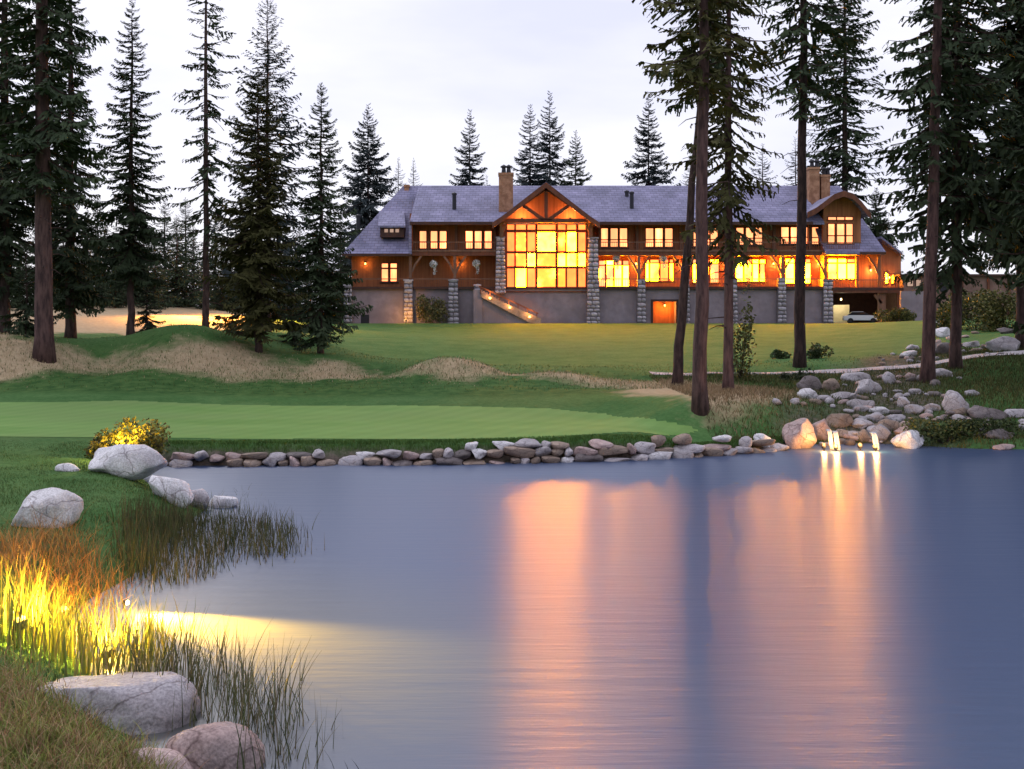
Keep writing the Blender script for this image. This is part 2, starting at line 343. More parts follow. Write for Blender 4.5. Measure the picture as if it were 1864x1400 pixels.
CT = [(-9, 13, .75), (-14, 13, 1.1), (-9, 20, .6), (-12, 28, .6), (-14, 34, .68), (-25, 30, .9), (-25, 20, 1.3), (-8, 9, .7), (-6, 5, .9), (0, 0, 1.6), (12, 0, 1.6), (30, 4, 2.0),
      (38, 20, 2.0), (36, 34, 1.6), (-20, 40, .78), (-10, 40.5, .72), (0, 41, .72), (5, 42, .74), (-35, 42, 1.0), (-20, 0, 3.0), (0, -25, 4.0)]
for px, py, Z in [(-150, 735, 52), (100, 735, 52), (350, 737, 52), (600, 738, 52), (800, 740, 51), (1000, 745, 50), (1150, 758, 48), (1280, 782, 45.5), (1390, 795, 45),
                  (-100, 690, 60), (0, 690, 60), (150, 685, 60), (330, 685, 61), (500, 688, 61), (650, 690, 61), (800, 692, 60), (950, 695, 60), (1060, 705, 57),
                  (0, 620, 68), (-120, 600, 70), (100, 640, 66), (190, 655, 66), (260, 640, 68), (340, 616, 72), (430, 632, 70), (520, 655, 68), (620, 652, 70), (700, 676, 65),
                  (760, 662, 66), (815, 655, 66), (880, 667, 66), (930, 684, 66), (1000, 673, 66), (1080, 688, 63), (1200, 708, 56), (800, 664, 76), (950, 664, 76), (650, 645, 78), (1100, 668, 74),
                  (460, 605, 78), (560, 612, 76), (375, 601, 76), (180, 622, 78), (250, 590, 98), (120, 585, 95), (200, 556, 118), (350, 560, 118), (0, 565, 110), (480, 575, 118), (-150, 560, 110),
                  (560, 588, 110), (900, 635, 88), (1200, 640, 88), (700, 605, 115), (1100, 605, 115), (620, 590, 132), (900, 588, 136), (1300, 588, 136), (1600, 588, 132), (1450, 635, 88), (1350, 655, 78),
                  (1277, 736, 46), (1400, 735, 48), (1310, 708, 55), (1300, 684, 65), (1420, 679, 66), (1540, 672, 66), (1640, 664, 66), (1750, 655, 66), (1864, 645, 66), (2000, 635, 66),
                  (1580, 640, 80), (1470, 715, 54), (1560, 720, 53), (1640, 700, 57), (1690, 696, 57), (1740, 676, 61), (1600, 760, 48), (1864, 700, 56), (1760, 735, 49), (1864, 775, 46), (2000, 720, 52),
                  (1690, 640, 78), (1850, 610, 85), (1720, 600, 100), (1850, 575, 110), (2100, 600, 80)]:
    p = W(px, py, Z); CT.append((p.x, p.y, p.z))
CT += [(-150, 40, 4), (-150, 120, 8), (150, 40, 4), (150, 120, 7), (-60, 136, 5.6), (-20, 150, 4.8), (20, 150, 4.8), (55, 150, 5.0), (-150, 200, 9), (0, 190, 5.2), (150, 200, 8), (-100, 0, 5), (100, 0, 5), (0, -150, 8)]
CT = np.array(CT, float)
def tps(r2): return 0.5 * r2 * np.log(r2 + 1e-9)
_s = 0.02; _xy = CT[:, :2] * _s; _n = len(CT)
_K = tps(((_xy[:, None] - _xy[None]) ** 2).sum(-1)) + np.eye(_n) * 4e-4
_A = np.zeros((_n + 3, _n + 3)); _A[:_n, :_n] = _K; _P = np.c_[np.ones(_n), _xy]; _A[:_n, _n:] = _P; _A[_n:, :_n] = _P.T
_w = np.linalg.solve(_A, np.r_[CT[:, 2], 0, 0, 0])

def vnoise(X, Y, s, seed=0):
    """smooth value noise on a lattice"""
    r = rng(seed); T = r.random((256, 256)); x = X / s; y = Y / s
    xi = np.floor(x).astype(int); yi = np.floor(y).astype(int); fx = x - xi; fy = y - yi
    fx = fx * fx * (3 - 2 * fx); fy = fy * fy * (3 - 2 * fy); g = lambda a, b: T[a % 256, b % 256]
    return (g(xi, yi) * (1 - fx) + g(xi + 1, yi) * fx) * (1 - fy) + (g(xi, yi + 1) * (1 - fx) + g(xi + 1, yi + 1) * fx) * fy - 0.5

MOUNDS = [(0, 63, 1.6, 4.0, 3.6), (340, 67, 1.75, 5.0, 3.6), (610, 66, .7, 3.2, 3.0), (812, 63, .65, 4.0, 2.6), (1010, 62, .35, 3.0, 2.2), (190, 63, -.5, 2.2, 3.0), (700, 63, -.3, 2.0, 2.5), (928, 62, -.3, 1.4, 2.4)]
def height(X, Y):
    X = np.atleast_1d(np.asarray(X, float)); Y = np.atleast_1d(np.asarray(Y, float)); shp = X.shape
    x = np.clip(X.ravel(), -150, 150) * _s; y = np.clip(Y.ravel(), -150, 200) * _s
    out = np.zeros(x.size)
    for i in range(0, x.size, 20000):
        q = np.c_[x[i:i + 20000], y[i:i + 20000]]
        d2 = ((q[:, None] - _xy[None]) ** 2).sum(-1)
        out[i:i + 20000] = tps(d2) @ _w[:_n] + np.c_[np.ones(len(q)), q] @ _w[_n:]
    base = out.reshape(shp)
    # flat building platform
    fl = sstep(128, 135, Y) * sstep(60, 52, np.abs(X - 8)) * sstep(178, 168, Y)
    base = base * (1 - fl) + 4.75 * fl
    rough = sstep(54, 60, Y) * sstep(76, 68, Y)
    base = base + rough * (0.35 * vnoise(X, Y, 4.0, 1) + 0.16 * vnoise(X, Y, 1.5, 2)) + 0.05 * vnoise(X, Y, 3, 3) * sstep(76, 84, Y)
    for px, Z, dz, rx, ry in MOUNDS:
        base = base + dz * np.exp(-((X - PX(px, Z)) / rx) ** 2 - ((Y - Z) / ry) ** 2)
    base = np.maximum(base, 0.3)
    d = shore_dist(X, Y)
    wall = sstep(35.5, 37, Y) * (X < 11)
    wid = 0.85 * wall + 2.2 * (1 - wall)
    land = -0.2 + (base + 0.2) * sstep(0, 1, d / wid)
    bed = -0.2 - 0.4 * np.minimum(-d, 4)
    return np.where(d > 0, land, bed)
def hgt(x, y): return float(height(np.array([x]), np.array([y]))[0])

def ground_hit(px, py, y0=10.0, y1=180.0):
    Y = np.arange(y0, y1, 0.1); X = PX(px, Y); z = PZ(py, Y)
    g = np.maximum(height(X, Y), 0.0); k = np.nonzero(g >= z)[0]
    i = k[0] if len(k) else len(Y) - 1
    return Vector((X[i], Y[i], float(g[i])))

def axis(lo, hi, step, far_lo, far_hi):
    a = list(np.arange(lo, hi + 1e-6, step)); s = step; v = hi
    while v < far_hi: s *= 1.25; v += s; a.append(v)
    s = step; v = lo
    while v > far_lo: s *= 1.25; v -= s; a.insert(0, v)
    return np.array(a)
gx = axis(-46, 46, 0.4, -2500, 2500); gy = axis(8, 142, 0.4, -600, 4000)
GX, GY = np.meshgrid(gx, gy); GZ = height(GX, GY)
nx, ny = len(gx), len(gy); idx = np.arange(nx * ny).reshape(ny, nx)
gf = np.stack([idx[:-1, :-1], idx[:-1, 1:], idx[1:, 1:], idx[1:, :-1]], -1).reshape(-1, 4)

def in_poly(X, Y, poly):
    ins = np.zeros(X.shape, bool); n = len(poly)
    for i in range(n):
        (x0, y0), (x1, y1) = poly[i], poly[(i + 1) % n]
        c = (y0 > Y) != (y1 > Y)
        with np.errstate(divide='ignore', invalid='ignore'):
            xi = (x1 - x0) * (Y - y0) / (y1 - y0) + x0
        ins ^= c & (X < xi)
    return ins
def world_poly(pts): return [tuple(ground_hit(a, b)[:2]) for a, b in pts]

TAN = [world_poly([(-60, 606), (30, 618), (110, 640), (200, 650), (270, 636), (330, 614), (400, 618), (470, 645), (560, 688), (440, 684), (330, 678), (200, 672), (60, 684), (-60, 690)]),
       world_poly([(530, 664), (600, 650), (660, 662), (700, 676), (690, 688), (560, 688)]),
       world_poly([(690, 690), (760, 664), (820, 657), (900, 671), (935, 684), (880, 688), (780, 684)]),
       world_poly([(935, 684), (1010, 676), (1090, 690), (1180, 694), (1270, 698), (1440, 712), (1445, 745), (1290, 742), (1170, 724), (1100, 704), (1000, 690)]),
       world_poly([(-80, 562), (480, 562), (470, 588), (330, 592), (220, 606), (120, 606), (-80, 600)])]
GREEN = world_poly([(-120, 734), (100, 733), (230, 730), (420, 738), (700, 739), (1000, 745), (1100, 754), (1200, 768), (1272, 783), (1200, 792), (1000, 798), (700, 799), (450, 800), (250, 797), (100, 796), (0, 795), (-120, 797)])
jx = 1.6 * vnoise(GX, GY, 3, 5) + 1.0 * vnoise(GX, GY, 1.1, 6); jy = 2.0 * vnoise(GX, GY, 3, 7) + 1.2 * vnoise(GX, GY, 1.1, 8)
tan = np.zeros(GX.shape)
for k in range(3):
    for p in TAN: tan = np.maximum(tan, 0) + 0
acc = np.zeros(GX.shape)
OFF = [(a * math.cos(k * 2.4), 1.3 * a * math.sin(k * 2.4)) for k, a in enumerate(np.linspace(0, 2.0, 15))]
for k, (ox, oy) in enumerate(OFF):
    hit = np.zeros(GX.shape, bool)
    for p in TAN: hit |= in_poly(GX + jx + ox, GY + jy + oy, p)
    acc += hit / 15.0
tan = acc
SD = shore_dist(GX, GY)
soil = sstep(1.0, 0.3, SD) * (SD > -20)
# stony ground around the stream on the right
stream = sstep(5.5, 1.5, np.abs(GX - (0.42 * (GY - 44) + 14.0)) + 2.5 * vnoise(GX, GY, 2, 9)) * sstep(42, 44, GY) * sstep(80, 72, GY)
soil = np.maximum(soil, 0.75 * stream)
dark = sstep(53, 56, GY + 2 * vnoise(GX, GY, 6, 12)) * sstep(70, 62, GY)          # taller, deeper green rough behind the putting green

def ground_mat():
    m = bpy.data.materials.new('meadow'); m.use_nodes = True
    t = m.node_tree; n = t.nodes; l = t.links; b = n['Principled BSDF']; b.inputs['Roughness'].default_value = 0.95; b.inputs['Specular IOR Level'].default_value = 0.05
    g = n.new('ShaderNodeNewGeometry')
    def noise(s, d=5, r=0.6, st=None):
        z = n.new('ShaderNodeTexNoise'); z.inputs['Scale'].default_value = s; z.inputs['Detail'].default_value = d; z.inputs['Roughness'].default_value = r
        if st:
            mp = n.new('ShaderNodeMapping'); mp.inputs['Scale'].default_value = st; l.new(g.outputs['Position'], mp.inputs['Vector']); l.new(mp.outputs[0], z.inputs['Vector'])
        else: l.new(g.outputs['Position'], z.inputs['Vector'])
        return z.outputs['Fac']
    def ramp(f, a, b_, p=(0.35, 0.65)):
        r = n.new('ShaderNodeValToRGB'); e = r.color_ramp.elements; e[0].position, e[1].position = p; e[0].color = (*a, 1); e[1].color = (*b_, 1); l.new(f, r.inputs['Fac']); return r.outputs['Color']
    def mix(f, a, b_):
        x = n.new('ShaderNodeMixRGB'); l.new(f, x.inputs['Fac']); l.new(a, x.inputs['Color1']); l.new(b_, x.inputs['Color2']); return x.outputs[0]
    def attr(nm, nz, amt):
        a = n.new('ShaderNodeAttribute'); a.attribute_name = nm
        ad = n.new('ShaderNodeMath'); ad.operation = 'MULTIPLY_ADD'; l.new(nz, ad.inputs[0]); ad.inputs[1].default_value = amt; ad.inputs[2].default_value = -amt / 2
        s = n.new('ShaderNodeMath'); s.operation = 'ADD'; l.new(a.outputs['Fac'], s.inputs[0]); l.new(ad.outputs[0], s.inputs[1])
        r = n.new('ShaderNodeMapRange'); r.inputs['From Min'].default_value = 0.2; r.inputs['From Max'].default_value = 0.85; l.new(s.outputs[0], r.inputs['Value']); return r.outputs[0]
    fine = noise(5.0, 6); mid = noise(0.5, 5); big = noise(0.09, 4)
    grass = ramp(fine, (0.04, 0.11, 0.03), (0.088, 0.195, 0.062))
    grass2 = ramp(mid, (0.046, 0.12, 0.034), (0.105, 0.2, 0.07))
    gr = n.new('ShaderNodeMixRGB'); gr.inputs['Fac'].default_value = 0.5; l.new(grass, gr.inputs['Color1']); l.new(grass2, gr.inputs['Color2'])
    dry = ramp(big, (0, 0, 0), (0.55, 0.55, 0.55), (0.5, 0.75))
    olive = ramp(fine, (0.075, 0.125, 0.04), (0.135, 0.185, 0.075))
    base = mix(dry, gr.outputs[0], olive)
    dk = ramp(noise(1.5, 6, 0.65), (0.032, 0.088, 0.024), (0.085, 0.16, 0.048))
    base = mix(attr('dark', mid, 0.6), base, dk)
    tn = ramp(noise(2.5, 8, 0.7, (1, 1, 0.5)), (0.36, 0.27, 0.165), (0.5, 0.395, 0.26), (0.3, 0.7))
    base = mix(attr('tan', noise(1.2, 6, 0.7), 1.0), base, tn)
    so = ramp(noise(4, 6), (0.05, 0.04, 0.035), (0.16, 0.13, 0.11))
    base = mix(attr('soil', noise(2.0, 5), 0.6), base, so)
    l.new(base, b.inputs['Base Color'])
    bp = n.new('ShaderNodeBump'); bp.inputs['Strength'].default_value = 0.7; bp.inputs['Distance'].default_value = 0.12
    l.new(noise(7.0, 7, 0.7), bp.inputs['Height']); l.new(bp.outputs[0], b.inputs['Normal'])
    return m
M['ground'] = ground_mat()
gme = np_mesh('ground', np.stack([GX, GY, GZ], -1).reshape(-1, 3), gf, True, attr={'tan': tan.ravel(), 'soil': soil.ravel(), 'dark': dark.ravel()})
ground = mesh_obj('ground', gme, M['ground']); ground['kind'] = 'structure'; ground['label'] = 'grassy ground with mounds around the pond'

# putting green: closely mown sheet
M['green'] = mat('mown_turf', (0.13, 0.25, 0.068), (0.185, 0.31, 0.1), 0.35, 0.95, 0.15, 30, 'World', (0.5, 1.6, 1), contrast=(0.3, 0.7), spec=0.05, c3=(0.165, 0.265, 0.09), scale3=0.16)
_t = M['green'].node_tree; gn_ = _t.nodes; _l = _t.links; _b = gn_['Principled BSDF']; _src = _b.inputs['Base Color'].links[0].from_socket
_g = gn_.new('ShaderNodeNewGeometry'); _mp = gn_.new('ShaderNodeMapping'); _mp.inputs['Rotation'].default_value = (0, 0, R(28)); _l.new(_g.outputs['Position'], _mp.inputs['Vector'])
_wv = gn_.new('ShaderNodeTexWave'); _wv.inputs['Scale'].default_value = 0.32; _wv.inputs['Distortion'].default_value = 1.2; _wv.inputs['Detail'].default_value = 3; _l.new(_mp.outputs[0], _wv.inputs['Vector'])
_r = gn_.new('ShaderNodeValToRGB'); _r.color_ramp.elements[0].position = .4; _r.color_ramp.elements[1].position = .6; _r.color_ramp.elements[0].color = (.965, .97, .96, 1); _r.color_ramp.elements[1].color = (1.02, 1.02, 1.02, 1); _l.new(_wv.outputs['Fac'], _r.inputs['Fac'])
_m = gn_.new('ShaderNodeMixRGB'); _m.blend_type = 'MULTIPLY'; _m.inputs['Fac'].default_value = 1; _l.new(_src, _m.inputs['Color1']); _l.new(_r.outputs['Color'], _m.inputs['Color2']); _l.new(_m.outputs[0], _b.inputs['Base Color'])
def draped(name, keep, X, Y, lift, m, label):
    Z = height(X, Y) + lift; n0, n1 = X.shape; ix = np.arange(n0 * n1).reshape(n0, n1)
    f = np.stack([ix[:-1, :-1], ix[:-1, 1:], ix[1:, 1:], ix[1:, :-1]], -1)[keep].reshape(-1, 4)
    used, inv = np.unique(f, return_inverse=True)
    v = np.stack([X, Y, Z], -1).reshape(-1, 3)[used]
    o = mesh_obj(name, np_mesh(name, v, inv.reshape(-1, 4), True), m); o['kind'] = 'structure'; o['label'] = label
    return o
hx, hy = np.meshgrid(np.arange(-31, 10, 0.2), np.arange(38, 55, 0.2))
mx_ = (hx[:-1, :-1] + hx[1:, 1:]) / 2; my_ = (hy[:-1, :-1] + hy[1:, 1:]) / 2
draped('golf_green', in_poly(mx_, my_, GREEN), hx, hy, 0.014, M['green'], 'closely mown pale green putting turf')
# cart path: strip that climbs to the right
pl = [(W(px, py, Z)[0], Z) for px, py, Z in [(1185, 686, 65.6), (1240, 685, 65.5), (1300, 684, 65.5), (1420, 679, 66), (1540, 672, 66), (1640, 664, 66), (1750, 655, 66), (1864, 645, 66.5), (2000, 632, 68), (2200, 620, 74)]]
cps = np.array(pl); tt = np.linspace(0, len(cps) - 1, 160); ci = np.interp(tt, np.arange(len(cps)), cps[:, 0]); cj = np.interp(tt, np.arange(len(cps)), cps[:, 1])
ww = np.linspace(-1.1, 1.1, 5); PXg = ci[:, None] + 0 * ww[None]; PYg = cj[:, None] + ww[None]
zc = height(PXg, PYg) + 0.04
ix = np.arange(160 * 5).reshape(160, 5); f = np.stack([ix[:-1, :-1], ix[1:, :-1], ix[1:, 1:], ix[:-1, 1:]], -1).reshape(-1, 4)
pth = mesh_obj('path', np_mesh('path', np.stack([PXg, PYg, zc], -1).reshape(-1, 3), f, True), M['path']); pth['kind'] = 'structure'; pth['label'] = 'pale concrete cart path curving behind the pines'


# ------------------------------------------------------------------ water
def water_mat():
    m = bpy.data.materials.new('pond_water'); m.use_nodes = True
    t = m.node_tree; n = t.nodes; l = t.links; b = n['Principled BSDF']
    b.inputs['Roughness'].default_value = 0.36; b.inputs['Anisotropic'].default_value = 0.75; b.inputs['IOR'].default_value = 2.35; b.inputs['Specular IOR Level'].default_value = 0.5
    g = n.new('ShaderNodeNewGeometry')
    b.inputs['Specular Tint'].default_value = (0.93, 0.95, 1.0, 1)
    tg = n.new('ShaderNodeCombineXYZ'); tg.inputs['Y'].default_value = 1.0; l.new(tg.outputs[0], b.inputs['Tangent'])     # wavelets run towards the viewer
    # silty shallows by the near bank, deep blue water further out
    ds = n.new('ShaderNodeVectorMath'); ds.operation = 'DISTANCE'; ds.inputs[1].default_value = (-6.0, 15.5, 0); l.new(g.outputs['Position'], ds.inputs[0])
    mr = n.new('ShaderNodeMapRange'); mr.interpolation_type = 'SMOOTHSTEP'; mr.inputs['From Min'].default_value = 1.5; mr.inputs['From Max'].default_value = 9.0
    l.new(ds.outputs['Value'], mr.inputs['Value'])
    r = n.new('ShaderNodeMixRGB'); r.inputs['Color1'].default_value = (0.085, 0.085, 0.075, 1); r.inputs['Color2'].default_value = (0.006, 0.036, 0.12, 1)
    l.new(mr.outputs[0], r.inputs['Fac']); l.new(r.outputs[0], b.inputs['Base Color'])
    mp = n.new('ShaderNodeMapping'); mp.inputs['Scale'].default_value = (0.22, 1.7, 1); mp.inputs['Rotation'].default_value = (0, 0, R(-6)); l.new(g.outputs['Position'], mp.inputs['Vector'])
    nz = n.new('ShaderNodeTexNoise'); nz.inputs['Scale'].default_value = 1.6; nz.inputs['Detail'].default_value = 5; nz.inputs['Roughness'].default_value = 0.6
    l.new(mp.outputs[0], nz.inputs['Vector'])
    bp = n.new('ShaderNodeBump'); bp.inputs['Strength'].default_value = 0.19; bp.inputs['Distance'].default_value = 0.1
    l.new(nz.outputs['Fac'], bp.inputs['Height']); l.new(bp.outputs[0], b.inputs['Normal'])
    return m
M['water'] = water_mat()
water = MB().poly([(-16, 5, 0), (34, 5, 0), (34, 47, 0), (-16, 47, 0)]).build('water', M['water']); water['kind'] = 'structure'; water['label'] = 'still blue pond reflecting the lit lodge'


# ------------------------------------------------------------------ lodge
ZF, ZW = 137.0, 140.5
lodge = empty('lodge', (PX(1100, ZF), ZF, 4.75))
tag(lodge, 'long cedar and stone lodge with grey shingle roof and glowing windows', 'building')
LI = Matrix.Translation(lodge.location).inverted()
def part(mb, name, m, parent=None, **k):
    o = mb.build(name, m, parent or lodge, **k)
    o.matrix_parent_inverse = LI if (parent is None) else Matrix.Identity(4)
    return o

ZR, YR = 149.0, PZ(338, 149.0)           # ridge depth and height
ye = PZ(404, 136.5)                        # upper eave
# roofs
def P(px, py, Z): return (PX(px, Z), Z, PZ(py, Z))
xl, xr = PX(746, 136.5), PX(1500, 136.5)
roof = part(MB().slab([(xl, 136.3, ye), (xr, 136.3, ye), (xr, ZR, YR), (xl, ZR, YR)], 0.35)
            .slab([(xr, 161.7, ye), (xl, 161.7, ye), (xl, ZR + .003, YR), (xr, ZR + .003, YR)], 0.35), 'roof', M['roof'])
yw = PZ(462, 136.0); wl0, wl1 = PX(622, 136), xl - 0.01
part(MB().slab([(wl0, 136, yw), (wl1, 136, yw), (wl1, ZR, YR - .02), (PX(742, ZR) - 0.6, ZR, YR - .02)], 0.3)
     .slab([(wl0, 162, yw), (wl0, 136, yw - .003), (PX(742, ZR) - 0.6, ZR, YR - .03)], 0.3), 'roof', M['roof'])
yw2 = PZ(459, 136.0); r0, r1 = xr + 0.01, PX(1613, 136)
part(MB().slab([(r0, 136, yw2), (r1, 136, yw2), (PX(1528, ZR), ZR, YR - .02), (r0, ZR, YR - .02)], 0.3)
     .slab([(r1, 136, yw2 - .003), (r1, 162, yw2), (PX(1528, ZR), ZR, YR - .03)], 0.3), 'roof', M['roof'])
# gable ends between the high eave and the low wing roofs
part(MB().poly([(xl + .05, 136.6, ye - .3), (xl + .05, ZR, YR - .3), (xl + .05, ZR, yw), (xl + .05, 136.6, yw)]), 'gable_wall', M['siding'])
part(MB().pbox(744, 749, 401, 463, 136.35, 136.9), 'corner_board', M['roof'])
# dark eave boards and gutters
part(MB().pbox(746, 902, 403.5, 409, 136.15, 136.28), 'fascia', M['trim'])
part(MB().pbox(1089, 1480, 403.5, 409, 136.15, 136.28), 'fascia', M['trim'])
part(MB().pbox(622, 746, 461.5, 466, 135.85, 135.98), 'fascia', M['trim'])
part(MB().pbox(1566, 1613, 458.5, 463, 135.85, 135.98), 'fascia', M['trim'])
# main volumes
part(MB().box(PX(746, ZW), PX(1500, ZW), ZW, 158, PZ(530, ZW), ye + 1.45), 'wall', M['siding'])
part(MB().box(PX(640, ZW), PX(746, ZW) - .01, ZW, 158, PZ(530, ZW), yw + .6), 'wall', M['siding'])
part(MB().box(PX(1500, 138.2) + .02, PX(1606, 138.2), 138.2, 158, PZ(527, 138.2), yw2 + 0.1), 'wall', M['siding'])
# right end wing with its shed roof
part(MB().box(PX(1606, 141) + .02, PX(1640, 141), 141, 153, PZ(527, 141), PZ(457, 141)), 'wall', M['siding'])
part(MB().slab([P(1604, 430, 139.8), P(1643, 460, 139.8), (PX(1643, 139.8), 154, PZ(460, 139.8)), (PX(1604, 139.8), 154, PZ(430, 139.8))], 0.3), 'roof', M['roof'])
part(MB().poly([P(1606.4, 457, 140.99), P(1640, 458, 140.99), P(1640, 459, 140.99), P(1606.4, 433, 140.99)]), 'gable_wall', M['siding'])

# pane groups -------------------------------------------------------------
def window(panes, Z, pm, bar=1.7, depth=0.14, sill=True, extra=None):
    """panes: picture rectangles (x0,x1,y0,y1) at depth Z; each gets its own glass in a timber frame"""
    f = MB(); a = min(p[0] for p in panes); b_ = max(p[1] for p in panes); c = min(p[2] for p in panes); d = max(p[3] for p in panes)
    for (x0, x1, y0, y1) in panes:
        f.pbox(x0 - bar, x0, y0 - bar, y1 + bar, Z - depth, Z); f.pbox(x1, x1 + bar, y0 - bar, y1 + bar, Z - depth, Z)
        f.pbox(x0, x1, y0 - bar, y0, Z - depth + .004, Z); f.pbox(x0, x1, y1, y1 + bar, Z - depth + .004, Z)
    fr = part(f, 'window', M['frame'])
    for i_, (x0, x1, y0, y1) in enumerate(panes):
        pm_ = pm[i_] if isinstance(pm, list) else pm
        g = MB().pbox(x0 - .2, x1 + .2, y0 - .2, y1 + .2, Z - 0.05, Z - 0.01).build('pane', pm_, fr)
    if sill:
        s = MB().pbox(a - 4, b_ + 4, d + bar, d + bar + 2, Z - depth - 0.08, Z).build('sill', M['trim'], fr)
    return fr

def triple(cx3, y0, y1, w=12.5, Z=ZW, pm='pane', split=0.62):
    ps = []
    for c in cx3:
        ym = y0 + (y1 - y0) * split
        ps += [(c - w / 2, c + w / 2, y0, ym - .8), (c - w / 2, c + w / 2, ym + .8, y1)]
    return window(ps, Z, M[pm])
triple((770, 790, 806.5), 421, 452, 11.5)
triple((854, 870.5, 888.5), 421, 452, 12)
triple((1100, 1118, 1135), 416, 449, 12.5)
triple((1182.5, 1199.5, 1217.5), 416, 449, 13)
triple((1269, 1285, 1300), 416, 448, 12)
triple((1347, 1364.5, 1381), 415, 445, 12.5)
triple((1429, 1446.5, 1463), 414, 443, 13)
triple((1484,), 414, 444, 11)
# lower floor
window([(695, 706, 480, 487), (711, 722, 480, 487), (695, 706, 490, 512), (711, 722, 490, 512)], ZW, M['pane'])
def french(xs, y0, yt, y1, pm='pane_door', Z=ZW):
    ps = []
    for x0, x1 in xs: ps += [(x0, x1, y0, yt - 1), (x0, x1, yt + 1, y1)]
    return window(ps, Z, M[pm], 1.6)
french(((1091, 1101), (1104.5, 1116), (1119.5, 1131), (1134.5, 1144)), 475, 483, 521)
french(((1176, 1180.5), (1184, 1199), (1202.5, 1216), (1219.5, 1225)), 473, 479, 511, 'pane_warm')
french(((1262, 1274), (1277.5, 1290), (1293.5, 1308)), 473, 480, 514)
french(((1340, 1352), (1355.5, 1368), (1371, 1380), (1384, 1392)), 473, 480, 512, 'pane_blaze')
french(((1420, 1426.5), (1430.5, 1445), (1448.5, 1460), (1464, 1475)), 472, 479, 515, 'pane_blaze')
# dormer gable on the right
wall_gab = MB().poly([P(1497, 462, 137.6), P(1567, 462, 137.6), P(1567, 378, 137.6), P(1552, 358, 137.6), P(1536, 351, 137.6), P(1520, 357, 137.6), P(1499, 376, 137.6)])
g8 = part(wall_gab, 'gable_wall', M['siding'])
sm = g8.modifiers.new('thickness', 'SOLIDIFY'); sm.thickness = 0.5; sm.offset = -1
g = MB(); arc = [(1470, 386), (1486, 378), (1502, 366), (1519, 353), (1536, 347), (1553, 352), (1568, 366), (1576, 376), (1586, 388)]
for (xa, ya), (xb, yb) in zip(arc[:-1], arc[1:]):
    a0, b0 = P(xa, ya, 135.4), P(xb, yb, 135.4)
    g.slab([a0, b0, (b0[0], 148, b0[2]), (a0[0], 148, a0[2])], 0.3)
part(g, 'roof', M['roof'])
g = MB()
for (xa, ya), (xb, yb) in zip(arc[:-1], arc[1:]):
    a0, b0 = Vector(P(xa, ya, 135.3)), Vector(P(xb, yb, 135.3)); g.hexa([a0 + Vector((0, 0, -.75)), b0 + Vector((0, 0, -.75)), b0 + Vector((0, .09, -.75)), a0 + Vector((0, .09, -.75)), a0 + Vector((0, 0, -.02)), b0 + Vector((0, 0, -.02)), b0 + Vector((0, .09, -.02)), a0 + Vector((0, .09, -.02))])
part(g, 'barge_board', M['timber'])
window([(1508, 1519, 408, 428), (1524, 1537, 408, 428), (1541, 1552, 408, 428), (1508, 1519, 430, 443), (1524, 1537, 430, 443), (1541, 1552, 430, 443), (1508, 1522, 395.5, 400), (1524, 1537, 395.5, 400), (1539.5, 1552, 395.5, 400)], 137.55, M['pane'])
window([(1508, 1523, 472, 477.5), (1526, 1540, 472, 477.5), (1543, 1556, 472, 477.5), (1508, 1523, 480.5, 507), (1526, 1540, 480.5, 507), (1543, 1556, 480.5, 507)], 138.15, M['pane_blaze'])
window([(1612, 1616, 498, 515), (1624, 1627, 500, 515)], 140.98, M['pane_warm'], sill=False)

# great hall bay -----------------------------------------------------------
ZG = 137.2
for x0, x1 in ((916, 923), (1066, 1074)): part(MB().pbox(x0, x1, 404, 527, ZG - .2, ZW), 'bay_post', M['frame'])
cols = [(923.5, 936), (939.5, 957), (960.5, 974), (978.5, 1011), (1016, 1029), (1032.5, 1048.5), (1053, 1065.5)]
rows = [(409, 418), (423, 457), (461.5, 484.5), (489, 522)]
LV = ['1111111', '1213231', '1232333', '0312211']
window([(x0, x1, y0, y1) for x0, x1 in cols for y0, y1 in rows], ZG, [HALL[int(LV[j_][i_])] for i_ in range(7) for j_ in range(4)], 1.9, 0.22)
part(MB().pbox(916, 1074, 404, 532, ZG + .02, ZG + .3), 'bay_backing', M['frame'])
# gable wall behind the truss
part(MB().poly([P(920, 406, ZG - .05), P(1070, 406, ZG - .05), P(1070, 392, ZG - .05), P(995, 340, ZG - .05), P(920, 392, ZG - .05)]), 'gable_wall', M['siding'])
ZB = 134.6
gb = [(896, 405), (914, 393), (994, 331), (1074, 393), (1092, 405)]
g = MB()
for (xa, ya), (xb, yb) in zip(gb[:-1], gb[1:]):
    a0, b0 = P(xa, ya, ZB), P(xb, yb, ZB); g.slab([a0, b0, (b0[0], 148.2, b0[2]), (a0[0], 148.2, a0[2])], 0.32)
part(g, 'roof', M['roof'])
g = MB()
for (xa, ya), (xb, yb) in zip(gb[:-1], gb[1:]):
    a0, b0 = Vector(P(xa, ya, ZB - .12)), Vector(P(xb, yb, ZB - .12)); dn = Vector((0, 0, -0.72)); bk = Vector((0, .12, 0)); up = Vector((0, 0, -.04))
    g.hexa([a0 + dn, b0 + dn, b0 + dn + bk, a0 + dn + bk, a0 + up, b0 + up, b0 + up + bk, a0 + up + bk])
part(g, 'barge_board', M['timber'])
